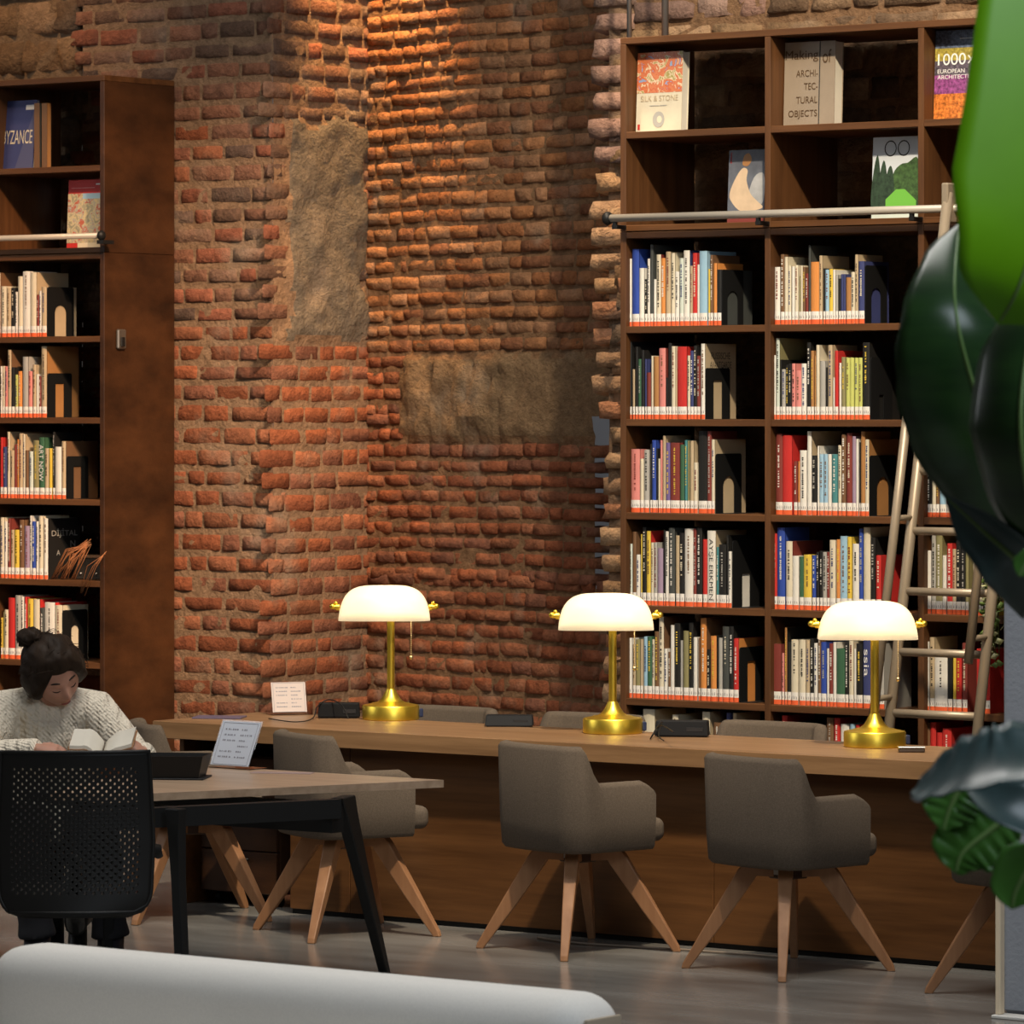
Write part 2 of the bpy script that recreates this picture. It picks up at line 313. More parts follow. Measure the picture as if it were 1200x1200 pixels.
# ------------------------------------------------------------------ bookcases
SHZ = [3.155, 2.76, 2.336, 1.945, 1.552, 1.162, 0.770, 0.380]        # tops of the shelves, upper bays first
BT = 0.029; DEP = 0.515
def bookcase(name, label, xs, yf, right_panel=False):
    t = thing(name, label, 'bookcase', (xs[0], yf, 0)); ztop = 3.585 if right_panel else 3.553
    for i, x in enumerate(xs):
        end = i in (0, len(xs)-1)
        a = MB().box((x-0.014, yf, 0), (x+0.014, yf+DEP, 2.735), 0, None, 0.002).box((x-0.014, yf, 2.736), (x+0.014, yf+DEP, ztop-0.0285), 0, None, 0.002)
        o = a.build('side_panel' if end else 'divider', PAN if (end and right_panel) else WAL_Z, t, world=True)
    for k, (xa, xb) in enumerate(zip(xs[:-1], xs[1:])):
        for z in SHZ:
            if z == 2.76:
                MB().box((xa+0.014, yf+0.002, 2.736), (xb-0.014, yf+DEP-0.005, 2.762), 0, None, 0.002).build('shelf', WAL_X, t, world=True)
                MB().box((xa+0.014, yf+0.002, 2.706), (xb-0.014, yf+DEP-0.005, 2.733), 0, None, 0.002).build('shelf', WAL_X, t, world=True)
            else:
                MB().box((xa+0.014, yf+0.002, z-BT), (xb-0.014, yf+DEP-0.005, z), 0, None, 0.002).build('shelf', WAL_X, t, world=True)
        MB().box((xa+0.014, yf+0.03, 0), (xb-0.014, yf+0.05, 0.09)).build('plinth', WAL_X, t, world=True)
        MB().box((xa+0.014, yf+0.002, 0.09), (xb-0.014, yf+DEP-0.005, 0.115)).build('shelf', WAL_X, t, world=True)
    MB().box((xs[0]-0.014, yf, ztop-0.028), (xs[-1]+0.014, yf+DEP, ztop), 0, None, 0.002).build('top_board', WAL_X, t, world=True)
    return t
XC = [0.013, 0.742, 1.482, 2.222]
bcR = bookcase('bookcase', 'tall open walnut bookcase full of books behind the desk, with a ladder against it', XC, 0.0)
XL = [-5.02, -4.28, -3.539]
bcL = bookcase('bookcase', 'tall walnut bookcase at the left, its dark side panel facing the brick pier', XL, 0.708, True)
# ladder rails with brackets
def rail(bc, xa, xb, y, z, r, m, ballx, bm):
    MB().tube([(xa, y, z), (xb, y, z)], r, 14).build('ladder_rail', m, bc, True, True)
    MB().sphere((ballx, y, z), r*1.75, 8, sc=(0.8, 1, 1)).build('rail_end_knob', bm, bc, True, True)
pr = atY(712, 256, -0.07); rail(bcR, pr.x, 2.3, -0.07, pr.z, 0.0165, RAILM, pr.x, BLKM)
for x in (0.02, 0.742, 1.482, 2.222): MB().box((x-0.012, -0.075, pr.z-0.045), (x+0.012, 0.0, pr.z-0.028), 0, None, 0.002).box((x-0.008, -0.075, pr.z-0.03), (x+0.008, -0.06, pr.z), 0, None).build('rail_bracket', BLKM, bcR, False, True)
pq = atY(117, 276, 0.64); rail(bcL, -5.3, pq.x, 0.64, pq.z, 0.014, RAILM, pq.x+0.01, BLKM)
MB().box((pq.x-0.01, 0.63, pq.z-0.04), (pq.x+0.03, 0.708, pq.z-0.022)).build('rail_bracket', BLKM, bcL, False, True)
lk = atX(140, 398, -3.525); lo = MB().box((-3.525, lk.y-0.03, lk.z-0.045), (-3.505, lk.y+0.03, lk.z+0.05), 0, None, 0.006).build('lock_plate', mat('lock_metal', (0.25, 0.23, 0.2), 0.35, 0.8), bcL, False, True)
MB().box((-3.506, lk.y-0.014, lk.z-0.035), (-3.498, lk.y+0.014, lk.z+0.012), 0, None, 0.003).build('lock_face', BLKM, lo, False, False).location = -bcL.location
for u, n in ((737.5, 'first'), (779.5, 'second')):                   # tubes above the right bookcase
    p = atY(u, 40, 0.08)
    tag(MB().tube([(p.x, 0.08, 3.553), (p.x, 0.08, 5.2)], 0.011 if n == 'first' else 0.015, 12).build('steel_rod', mat('rod_grey', (0.26, 0.27, 0.28), 0.4, 0.6), None, True),
        ('thin grey rod rising from the left corner of the right bookcase top' if n == 'first' else 'thicker grey rod rising from the right bookcase top, beside the thin corner rod'), 'rod', 'rods above the right bookcase')
# ------------------------------------------------------------------ books
PALB = dict(w=((.78,.74,.66),'white'), c=((.70,.62,.46),'cream'), k=((.018,.017,.016),'black'), b=((.035,.075,.36),'blue'), n=((.05,.06,.17),'navy'), r=((.56,.035,.03),'red'),
 d=((.22,.045,.035),'dark red'), o=((.70,.27,.07),'orange'), y=((.74,.52,.07),'yellow'), g=((.05,.13,.07),'green'), t=((.07,.24,.25),'teal'), s=((.33,.52,.66),'light blue'),
 l=((.36,.26,.36),'lilac'), p=((.70,.25,.22),'pink'), e=((.42,.40,.36),'grey'), m=((.19,.10,.05),'brown'), a=((.52,.40,.25),'tan'), v=((.27,.24,.11),'olive'),
 x=((.065,.07,.065),'charcoal'), h=((.56,.58,.16),'lime'), q=((.42,.20,.07),'ochre'), i=((.17,.12,.30),'violet'), z=((.60,.66,.58),'pale mint'))
DARKS = 'kbnrdgtimvxqo'
def bmat(k): return mat('cloth_'+PALB[k][1].replace(' ', '_'), PALB[k][0], 0.45, var=0.07, scale=9)
ORD = 'first second third fourth fifth sixth seventh eighth ninth tenth eleventh twelfth thirteenth fourteenth fifteenth sixteenth seventeenth eighteenth nineteenth twentieth twenty-first twenty-second twenty-third twenty-fourth twenty-fifth twenty-sixth twenty-seventh twenty-eighth twenty-ninth thirtieth'.split()
NB = [0]
def make_book(x0, x1, yf, z, h, key, dep, label, group, sticker=True, cover=None):
    NB[0] += 1; w = max(0.006, x1-x0-0.001); t = min(0.0025, w*0.2)
    mb = MB(); cm_ = 0
    mb.box((0, 0.004, 0), (t, dep, h)); mb.box((w-t, 0.004, 0), (w, dep, h), 1 if cover else 0)
    bul = min(0.006, w*0.22); n = 5                                   # slightly rounded spine
    ring = [[(w*i/n, 0.004-bul*(1-(2*i/n-1)**2), zz) for i in range(n+1)]+[(w, 0.007, zz), (0, 0.007, zz)] for zz in (0, h)]
    mb.loft(ring, True, 0)
    o = mb.build('book', [bmat(key)]+([bmat(cover)] if cover else []), None); o.location = (x0, yf, z)
    tag(o, label, 'book', group)
    MB().box((t, 0.008, 0.003), (w-t, dep-0.003, h-0.004)).build('page_block', PAPER, o)
    def front(i): return 0.004-bul*(1-(2*i/n-1)**2)-0.0007
    if sticker:
        lb = MB()
        for i in range(n):
            for za_, zb_, mi in ((0.001, 0.020, 1), (0.020, 0.053, 0)):
                lb.add([(w*i/n, front(i), za_), (w*(i+1)/n, front(i+1), za_), (w*(i+1)/n, front(i+1), zb_), (w*i/n, front(i), zb_)], [(0, 1, 2, 3)], mi)
        nm = max(1, int(w/0.008))
        for i in range(nm):
            xx = w*(i+0.5)/nm; lb.add([(xx-.0018, -bul-0.0012+0.0045, .026), (xx+.0018, -bul-0.0012+0.0045, .026), (xx+.0012, -bul-0.0012+0.0045, .026+random.uniform(.006, .013)), (xx-.0012, -bul-.0012+0.0045, .038)], [(0, 1, 2, 3)], 2)
        lb.build('spine_label', [LABW, LABO, mat('label_ink', (.25, .24, .23), .8)], o)
    if w > 0.011 and random.random() < 0.75:                          # title: a column of small raised marks on the spine
        tb = MB(); zz = h*random.uniform(0.86, 0.95); ze = max(0.06, h*random.uniform(0.25, 0.5)); wide = min(w*0.42, 0.009); yy = 0.004-bul-0.0006
        while zz > ze:
            l = random.uniform(0.003, 0.007); k = random.uniform(0.5, 1)
            if random.random() < 0.85: tb.add([(w/2-wide*k/2, yy, zz-l), (w/2+wide*k/2, yy, zz-l), (w/2+wide/2, yy, zz), (w/2-wide/2*k, yy, zz)], [(0, 1, 2, 3)])
            zz -= l+random.choice((0.0018, 0.0022, 0.006))
        if tb.v: tb.build('spine_title', bmat(random.choice('wcwye')) if key in DARKS else bmat(random.choice('kkmdn')), o)
    return o
def bookend(xf, y0, z, wd, h, hole, label, group):
    """black metal plate standing against the last book: slot (width share, bottom..top share, arched)"""
    t = tag(bpy.data.objects.new('bookend', None), label, 'bookend', group); COL.objects.link(t); t.location = (xf, y0, z)
    hw, ht, arch = hole; n = 8; out = []; inn = []; r = 0.012
    iw0, iw1 = wd*(0.5-hw/2), wd*(0.5+hw/2); rr = (iw1-iw0)/2 if arch else 0.004
    out.append((0, 0)); inn.append((iw0, 0))
    for i in range(n+1):
        a = pi-i*pi/2/n; out.append((r+r*cos(a), h-r+r*sin(a))); inn.append((iw0+rr+rr*cos(a), ht*h-rr+rr*sin(a)))
    for i in range(n+1):
        a = pi/2-i*pi/2/n; out.append((wd-r+r*cos(a), h-r+r*sin(a))); inn.append((iw1-rr+rr*cos(a), ht*h-rr+rr*sin(a)))
    out.append((wd, 0)); inn.append((iw1, 0)); k = len(out)
    mb = MB(); vs = [(0.0, y, zz) for y, zz in out]+[(0.0, y, zz) for y, zz in inn]+[(0.003, y, zz) for y, zz in out]+[(0.003, y, zz) for y, zz in inn]; fs = []
    for i in range(k-1): fs += [(i, i+1, k+i+1, k+i), (2*k+i+1, 2*k+i, 3*k+i, 3*k+i+1), (i+1, i, 2*k+i, 2*k+i+1), (k+i, k+i+1, 3*k+i+1, 3*k+i)]
    mb.add(vs, fs); mb.build('upright_plate', BLKM, t)
    MB().box((0.003, 0, 0.0), (0.07, wd, 0.002)).build('foot_plate', BLKM, t)
    return t
def row(data, u0, v0, sc, z, yf, where, end=None, dep=0.2, slack=None):
    """books of one shelf, left to right: photo columns of each spine, its top, colour [cover colour]"""
    grp = 'books on the '+where; px = -99; out = []
    for i, d in enumerate(data):
        xa, xb, yt, k = d[:4]; cv = d[4] if len(d) > 4 else None
        yb = yf+0.03+random.uniform(0, 0.006)
        X0 = max(atY(u0+xa/sc, 476, yb).x, px+0.0005); X1_ = max(atY(u0+xb/sc, 476, yb).x, X0+0.007); px = X1_
        h = atY(u0+xa/sc, v0+yt/sc, yb).z-z; h = max(0.10, min(h, 0.345))
        w = X1_-X0; sz = 'thin ' if w < 0.018 else ('thick ' if w > 0.042 else '')
        ht = 'tall ' if h > 0.30 else ('short ' if h < 0.19 else '')
        lab = f'{sz or ht}{PALB[k][1]} book, {ORD[i]} from left, {where}'
        dp = cv and 0.235 or dep*random.uniform(0.9, 1.1)
        out.append(make_book(X0, X1_, yb, z, h, k, dp, lab, grp, True, cv))
    if end:
        x0, x1, yt, hw, ht, arch = end; yb = yf+0.035
        wd = min(0.2, max(0.12, atX(u0+x1/sc, 476, px).y-atX(u0+x0/sc, 476, px).y)); h = atX(u0+x0/sc, v0+yt/sc, px).z-z
        bookend(px+0.002, yb, z, wd, min(h, 0.3), (hw, ht, arch), f'black bookend with {"rounded" if arch else "square"} slot, {where}', 'black metal bookends')
    return out
Rr = "right bookcase's "
def nm(bay, r): return f'{r} book row, {Rr}{bay} bay'
c1 = (725, 6.667); c2 = (895, 6.667)
row([(50,66,255,'w'),(66,100,155,'w'),(100,158,80,'b'),(158,197,228,'w'),(197,222,315,'k'),(222,242,155,'w'),(242,268,45,'x'),(268,292,315,'w'),(292,328,122,'c','d'),(328,362,150,'o'),(362,405,100,'a'),(405,438,110,'c'),(438,470,255,'w'),(470,505,150,'z'),(505,553,90,'w','n'),(553,575,210,'a'),(575,612,110,'r'),(612,628,200,'w'),(628,690,95,'s'),(690,712,235,'y'),(712,735,125,'m'),(735,765,190,'o'),(765,800,240,'k','x')], 725, 280, 6.667, SHZ[2], 0, nm('left', 'first'), (835,1000,240,.5,.62,True))
r2 = row([(50,100,70,'k'),(106,124,285,'a'),(124,148,110,'k'),(148,174,205,'g'),(174,198,135,'k'),(198,216,205,'n'),(216,250,310,'d'),(252,268,180,'c'),(268,312,185,'q'),(312,365,120,'p','d'),(365,385,350,'k'),(385,410,80,'k'),(410,440,105,'c'),(440,455,285,'a'),(455,530,108,'r'),(530,556,178,'c'),(556,582,140,'n'),(582,608,100,'k'),(608,635,180,'d'),(635,672,85,'w','a')], 725, 390, 6.667, SHZ[3], 0, nm('left', 'second'), (672,862,275,.36,.76,False))
r3 = row([(50,92,170,'g'),(95,163,175,'p'),(163,194,250,'c'),(196,236,180,'e'),(236,258,135,'k'),(258,290,105,'b'),(290,303,170,'k'),(303,322,250,'c'),(322,340,105,'p'),(340,366,70,'a'),(366,400,125,'i'),(400,475,125,'d'),(478,511,140,'g'),(511,535,105,'t'),(535,552,110,'v'),(552,584,110,'a'),(584,615,280,'c'),(615,690,10,'k'),(690,722,35,'d'),(722,748,100,'c','a')], 725, 500, 6.667, SHZ[4], 0, nm('left', 'third'), (748,948,212,.44,.62,True))
r4 = row([(50,74,165,'r'),(74,105,215,'z'),(105,135,120,'m'),(135,165,300,'w'),(165,178,140,'y'),(178,213,85,'k'),(215,248,115,'y','r'),(248,272,205,'c'),(272,300,205,'e'),(300,345,250,'l'),(345,361,105,'k'),(361,388,118,'w'),(388,437,90,'x'),(437,472,150,'a'),(472,510,130,'k'),(513,580,95,'w'),(580,605,95,'d'),(605,650,90,'k'),(650,690,180,'r'),(690,755,112,'w','a'),(755,780,240,'t'),(780,838,220,'k'),(838,855,150,'k'),(855,880,275,'w')], 725, 605, 6.667, SHZ[5], 0, nm('left', 'fourth'), (880,1090,190,.3,.5,False))
row([(38,68,262,'x'),(68,102,250,'w'),(102,130,300,'a'),(130,165,262,'v'),(165,188,262,'a'),(188,222,240,'s'),(222,258,240,'g'),(258,278,262,'c'),(278,312,200,'m'),(312,350,50,'c','m'),(350,380,335,'w'),(380,403,360,'m'),(403,432,150,'w'),(432,480,135,'k'),(480,498,270,'e'),(498,545,195,'v'),(545,581,130,'k'),(581,612,245,'w'),(620,634,250,'m'),(634,685,85,'o','m'),(685,715,340,'k'),(715,762,235,'o'),(762,774,230,'k'),(774,808,250,'e'),(808,860,160,'x'),(860,895,160,'k'),(895,935,255,'r','o')], 725, 710, 6.667, SHZ[6], 0, nm('left', 'fifth'), (935,1120,325,.34,.74,False))
row([(20,60,210,'v'),(100,180,255,'w'),(188,280,190,'c','a'),(415,465,250,'c'),(466,550,290,'a'),(580,640,322,'w'),(650,712,170,'c','a'),(740,800,310,'m'),(804,836,330,'e'),(840,872,220,'n'),(890,920,230,'a')], 725, 800, 6.667, SHZ[7], 0, nm('left', 'lowest'))
row([(55,82,290,'t'),(82,126,220,'w'),(126,160,120,'m'),(160,187,140,'c'),(187,213,210,'c'),(213,240,215,'w'),(240,268,205,'c'),(268,284,290,'v'),(284,302,210,'c'),(302,322,220,'m'),(322,346,270,'d'),(346,366,50,'x'),(366,430,180,'o'),(430,456,130,'a'),(456,478,230,'k'),(478,508,240,'s'),(508,538,235,'y'),(538,556,240,'w'),(556,578,280,'e'),(578,600,310,'k'),(600,620,275,'n'),(620,638,275,'n'),(640,680,300,'q'),(680,709,258,'c'),(709,735,122,'a'),(735,785,175,'n')], 895, 280, 6.667, SHZ[2], 0, nm('middle', 'first'), (785,955,205,.44,.62,True))
row([(48,68,260,'w'),(68,92,175,'w'),(92,122,42,'z','v'),(122,138,210,'k'),(138,168,285,'e'),(168,190,250,'k'),(190,214,240,'k'),(215,245,240,'p'),(245,292,295,'p'),(292,330,240,'w'),(330,365,75,'k'),(365,390,140,'q'),(390,407,180,'q'),(407,434,95,'c'),(434,480,220,'e'),(480,500,270,'k'),(500,535,95,'a'),(535,552,350,'w'),(552,580,140,'r'),(580,604,235,'w'),(604,636,190,'v'),(636,670,195,'h'),(670,703,195,'h'),(703,736,195,'h'),(736,768,195,'h'),(768,826,75,'k','k')], 895, 390, 6.667, SHZ[3], 0, nm('middle', 'second'), (832,1000,190,.2,.4,False))
r7 = row([(92,145,55,'d'),(145,220,68,'r'),(232,261,270,'d'),(261,280,270,'o'),(280,334,185,'w'),(334,372,32,'w','a'),(372,412,225,'k'),(412,432,150,'w'),(432,466,215,'s'),(466,499,215,'s'),(499,528,215,'w'),(528,575,215,'t'),(575,604,145,'c'),(604,640,60,'m'),(640,689,50,'d'),(689,718,75,'l'),(718,738,95,'w'),(738,752,120,'k'),(752,790,35,'q'),(790,820,100,'c','q')], 895, 500, 6.667, SHZ[4], 0, nm('middle', 'third'), (820,1030,225,.46,.64,True))
row([(65,103,135,'r'),(103,165,88,'b'),(172,222,195,'c','d'),(222,272,310,'w'),(272,310,315,'g'),(310,372,300,'y'),(375,405,305,'b'),(405,430,280,'k'),(430,458,270,'k'),(458,490,280,'e'),(490,512,280,'d'),(512,560,185,'c'),(560,595,180,'o'),(595,650,155,'s'),(650,687,160,'y'),(692,742,215,'w'),(742,775,98,'b'),(775,832,40,'c'),(832,870,165,'k'),(870,915,305,'r')], 895, 605, 6.667, SHZ[5], 0, nm('middle', 'fourth'))
r9 = row([(52,135,262,'d'),(138,158,335,'p'),(158,180,135,'q','k'),(180,212,250,'k'),(212,268,230,'c'),(268,325,230,'c'),(325,358,235,'a'),(360,389,225,'k'),(389,418,258,'w'),(418,445,145,'m'),(445,488,250,'b'),(488,508,300,'w'),(508,540,260,'d'),(540,565,250,'w'),(565,632,300,'g'),(632,660,250,'k'),(660,700,240,'c'),(700,720,300,'w'),(720,770,260,'k'),(770,835,220,'n'),(840,900,240,'w'),(900,940,260,'e')], 895, 715, 6.667, SHZ[6], 0, nm('middle', 'fifth'))
row([(125,165,130,'r'),(168,198,200,'n'),(200,245,190,'g'),(295,375,270,'w'),(385,435,200,'k'),(440,490,145,'m'),(490,535,130,'r'),(540,600,200,'w'),(605,640,200,'s'),(640,675,205,'r')], 895, 815, 6.0, SHZ[7], 0, nm('middle', 'lowest'))
row([(400,440,260,'w'),(440,470,240,'r')], 1040, 400, 6.0, SHZ[3], 0, nm('right', 'second'))
row([(247,265,200,'a'),(265,312,200,'k'),(312,338,200,'c'),(338,362,195,'m'),(362,412,190,'s'),(412,440,180,'d'),(440,462,230,'g'),(462,500,230,'b'),(500,540,240,'a'),(540,612,250,'w'),(650,690,300,'c'),(690,722,320,'m'),(722,762,300,'a'),(765,800,440,'r')], 1040, 500, 6.0, SHZ[4], 0, nm('right', 'third'))
row([(240,305,870,'w'),(305,338,735,'e'),(338,385,755,'v'),(385,412,905,'w'),(412,455,820,'r'),(455,480,860,'a'),(480,515,800,'k'),(515,545,860,'k'),(545,570,800,'v'),(600,670,850,'c','m'),(680,740,860,'c','y')], 1040, 500, 6.0, SHZ[5], 0, nm('right', 'fourth'))
row([(245,290,370,'w'),(290,330,340,'a'),(330,420,450,'w'),(420,455,450,'k'),(455,480,450,'y'),(480,520,460,'r'),(520,560,380,'d'),(625,720,420,'r')], 1040, 690, 6.0, SHZ[6], 0, nm('right', 'fifth'))
row([(250,298,940,'m'),(298,340,915,'r'),(340,384,1010,'r'),(384,450,980,'r')], 1040, 690, 6.0, SHZ[7], 0, nm('right', 'lowest'))
YLF = 0.708
def nl(r): return f'{r} book row of the left bookcase'
row([(-60,0,170,'c','m'),(0,62,305,'c'),(62,108,320,'a'),(108,150,320,'k'),(150,174,360,'w'),(174,225,205,'c'),(225,300,155,'w'),(300,362,165,'c','a'),(362,390,390,'d'),(390,412,350,'w'),(412,465,310,'a')], 0, 300, 8.571, SHZ[2], YLF, nl('first'), (480,745,310,.44,.64,True))
row([(0,20,250,'w'),(20,46,250,'c'),(46,75,250,'p'),(75,110,85,'a','m'),(110,145,260,'k'),(145,178,335,'h'),(178,220,300,'o'),(220,280,155,'e'),(280,322,300,'p'),(322,362,235,'a'),(362,386,330,'w'),(386,412,350,'d'),(412,466,50,'a','q')], 0, 400, 8.571, SHZ[3], YLF, nl('second'), (470,712,320,.36,.77,False))
l3 = row([(0,28,150,'r'),(28,65,245,'n'),(65,96,95,'c','a'),(96,140,280,'a'),(140,166,220,'d'),(166,188,170,'o'),(188,225,110,'a'),(225,250,118,'c','a'),(250,285,280,'m'),(285,330,290,'z'),(330,388,180,'v'),(388,445,150,'g'),(445,490,260,'a'),(490,518,260,'y'),(518,550,95,'k'),(550,615,245,'w'),(615,658,190,'a','m')], 0, 495, 8.571, SHZ[4], YLF, nl('third'), (665,880,340,.36,.76,False))
l4 = row([(0,40,140,'c'),(40,72,180,'w'),(72,105,150,'d'),(105,140,265,'a'),(140,190,265,'y'),(190,240,165,'m'),(240,295,225,'l'),(295,318,122,'w'),(318,355,180,'b'),(355,385,180,'w'),(385,430,125,'c'),(430,478,150,'w','k')], 0, 590, 8.571, SHZ[5], YLF, nl('fourth'))
row([(5,24,290,'y'),(24,42,230,'v'),(42,80,210,'c'),(80,147,90,'r'),(150,208,65,'e'),(208,237,80,'w'),(237,273,80,'r'),(275,330,100,'y'),(330,395,105,'c','r'),(395,445,190,'x'),(445,548,135,'w','r'),(550,622,165,'c')], 0, 690, 8.571, SHZ[6], YLF, nl('fifth'), (640,890,215,.3,.7,True))
# lettering that can be read on spines and covers
def spine_text(bk_, s, m, zt, zb_, share=0.62):
    for c in list(bk_.children):
        if c.name.startswith('spine_title'): bpy.data.objects.remove(c)
    w = max(v.co.x for v in bk_.data.vertices); yb = min(v.co.y for v in bk_.data.vertices); L = bk_.location
    text_part('spine_title', s, m, bk_, (L.x+w*(0.5-share/2), L.y+yb, L.z+zt), (0, 0, -1), (1, 0, 0), zt-zb_, w*share)
spine_text(r4[19], 'AYŞE ERKMEN', INK, 0.285, 0.03)
spine_text(l3[11], 'ART NOW', WHT, 0.262, 0.085, 0.8)
spine_text(r9[19], 'ssia', WHT, 0.24, 0.13, 0.6)
def cover_text(bk_, lines, m):
    w = max(v.co.x for v in bk_.data.vertices); L = bk_.location
    for s, y0, y1, z0, z1 in lines: text_part('cover_title', s, m, bk_, (L.x+w, L.y+y0, L.z+z0), (0, 1, 0), (0, 0, 1), y1-y0, z1-z0)
cover_text(l4[11], [('DİJİTAL', 0.03, 0.215, 0.20, 0.245), ('N', 0.165, 0.20, 0.155, 0.185), ('A', 0.065, 0.09, 0.115, 0.14)], bmat('e'))
cover_text(r2[19], [('RUSSISCHE', 0.05, 0.19, 0.252, 0.28), ('AVANTGARDE', 0.04, 0.20, 0.214, 0.242)], INK)
# ------------------------------------------------------------------ books shown face out on the upper shelves
def face_book(u0, u1, vt, z, yf, dep, key, label, tilt=0.0, extra=None, rz=0.0):
    a = atY(u0, 200, yf); b_ = atY(u1, 200, yf); w = b_.x-a.x; h = atY(u0, vt, yf).z-z
    t = bpy.data.objects.new('book', None); COL.objects.link(t); t.location = (a.x, yf, z); t.rotation_euler = (-tilt, 0, rz); tag(t, label, 'book')
    mb = MB(); mb.box((0, 0, 0), (w, 0.003, h)).box((0, dep-0.003, 0), (w, dep, h)).box((0, 0.003, 0), (0.003, dep-0.003, h)); mb.build('cover', bmat(key), t)
    MB().box((0.004, 0.0035, 0.003), (w-0.003, dep-0.0035, h-0.003)).build('page_block', PAPER, t)
    return t, w, h
def panel(t, name, x0, x1, z0, z1, m, dy=-0.0008): return MB().add([(x0, dy, z0), (x1, dy, z0), (x1, dy, z1), (x0, dy, z1)], [(0, 1, 2, 3)]).build(name, m, t)
def local_text(t, name, s, m, x0, x1, z0, z1, dy=-0.0015):
    o = text_part(name, s, m, None, (x0, dy, z0), (1, 0, 0), (0, 0, 1), x1-x0, z1-z0); o.parent = t; return o
def art(name, cols, scale, seed=0.0, kind='noise'):
    if name in M: return M[name]
    m = bpy.data.materials.new(name); m.use_nodes = True; nt = m.node_tree; b = nt.nodes['Principled BSDF']; b.inputs['Roughness'].default_value = 0.4
    tc = nt.nodes.new('ShaderNodeTexCoord'); mp = nt.nodes.new('ShaderNodeMapping'); mp.inputs['Location'].default_value = (seed, seed, seed)
    tx = nt.nodes.new('ShaderNodeTexNoise'); tx.inputs['Scale'].default_value = scale; tx.inputs['Detail'].default_value = 3; tx.inputs['Distortion'].default_value = 1.2
    rp = nt.nodes.new('ShaderNodeValToRGB'); rp.color_ramp.interpolation = 'CONSTANT'; e = rp.color_ramp.elements
    while len(e) < len(cols): e.new(0.5)
    for i, c in enumerate(cols): e[i].position = 0.0 if i == 0 else 0.34+0.32*(i-1)/(max(1, len(cols)-2)); e[i].color = (*c, 1)
    nt.links.new(tc.outputs['Object'], mp.inputs[0]); nt.links.new(mp.outputs[0], tx.inputs['Vector']); nt.links.new(tx.outputs[0], rp.inputs[0]); nt.links.new(rp.outputs[0], b.inputs['Base Color'])
    M[name] = m; return m
def blob(t, name, pts, m, dy, sm=True):
    P = pts
    if sm:
        P = []
        for i in range(len(pts)):
            p0, p1, p2, p3 = [pts[(i+k-1) % len(pts)] for k in range(4)]
            for s in (0, .25, .5, .75): P.append(tuple(0.5*(2*p1[j]+(p2[j]-p0[j])*s+(2*p0[j]-5*p1[j]+4*p2[j]-p3[j])*s*s+(3*p1[j]-p0[j]-3*p2[j]+p3[j])*s**3) for j in (0, 1)))
    return MB().add([(x, dy, z) for x, z in P], [tuple(range(len(P)))]).build(name, m, t)
zt1, zt2 = SHZ[0], SHZ[1]+0.002
t, w, h = face_book(745, 798, 62, zt1, 0.06, 0.05, 'c', 'cream and orange patterned book facing out on the right bookcase top shelf', 0.05)
panel(t, 'cover_picture', 0.0, w, h*0.49, h, art('textile_art', [(.25,.36,.55),(.58,.13,.05),(.64,.20,.08),(.60,.16,.06),(.72,.55,.36),(.36,.30,.08),(.62,.5,.3)], 24))
local_text(t, 'cover_title', 'SILK & STONE', bmat('a'), w*0.10, w*0.92, h*0.385, h*0.455)
local_text(t, 'cover_subtitle', '———— ———', bmat('e'), w*0.30, w*0.68, h*0.325, h*0.333)
blob(t, 'ring_picture', [(w*(.5+.13*cos(a)), h*(.155+.1*sin(a))) for a in [k*pi/8 for k in range(16)]], bmat('e'), -0.0012, False)
blob(t, 'ring_hole', [(w*(.52+.055*cos(a)), h*(.155+.045*sin(a))) for a in [k*pi/6 for k in range(12)]], bmat('c'), -0.0016, False)
panel(t, 'publisher_mark', w*.04, w*.09, h*.03, h*.10, bmat('r'))
t, w, h = face_book(852, 895, 176, zt2, 0.10, 0.02, 'd', 'book with a pale figure on slate blue, facing out beside the middle divider', 0.06)
panel(t, 'cover_picture', 0, w, h*.13, h, mat('slate_print', (.13, .14, .17), .45, var=.25, scale=14))
blob(t, 'picture_shape', [(w*.10,h*.30),(w*.05,h*.42),(w*.2,h*.62),(w*.38,h*.75),(w*.52,h*.72),(w*.5,h*.58),(w*.62,h*.4),(w*.8,h*.3),(w*.95,h*.2),(w*.4,h*.16)], mat('pale_print', (.68, .50, .33), .45, var=.12, scale=12), -0.0013)
blob(t, 'picture_shape', [(w*.38,h*.80),(w*.42,h*.92),(w*.55,h*.95),(w*.62,h*.86),(w*.52,h*.78)], bmat('q'), -0.0016)
blob(t, 'picture_shape', [(w*.55,h*.32),(w*.7,h*.62),(w*.97,h*.66),(w*.97,h*.3),(w*.8,h*.25)], mat('grey_print', (.42, .42, .42), .45, var=.2, scale=15), -0.0011)
panel(t, 'publisher_mark', w*.04, w*.08, h*.82, h*.97, bmat('r'))
PALB['u'] = ((.30, .235, .17), 'drab')
t, w, h = face_book(918, 977, 50, zt1, 0.09, 0.065, 'u', 'wide beige book with large black lettering, facing out in the top shelf middle bay', 0.04)
panel(t, 'spine_fold', w*.69, w*.71, 0, h, INK)
for s, x0, x1, z0, z1 in (('Making', .02, .67, .76, .90), ('of', .76, .93, .74, .90), ('ARCHI-', .24, .67, .585, .665), ('TEC-', .40, .67, .43, .51), ('TURAL', .25, .67, .27, .35), ('OBJECTS', .10, .67, .09, .19)):
    local_text(t, 'cover_title', s, mat('brown_ink', (.10, .055, .025), .7), w*x0, w*x1, h*z0, h*z1)
t, w, h = face_book(1021, 1076, 161, zt2, 0.10, 0.025, 'z', 'book with a green garden avenue photograph, facing out behind the rail', 0.05)
panel(t, 'cover_picture', 0, w, h*.07, h, mat('sky_print', (.62, .66, .70), .45))
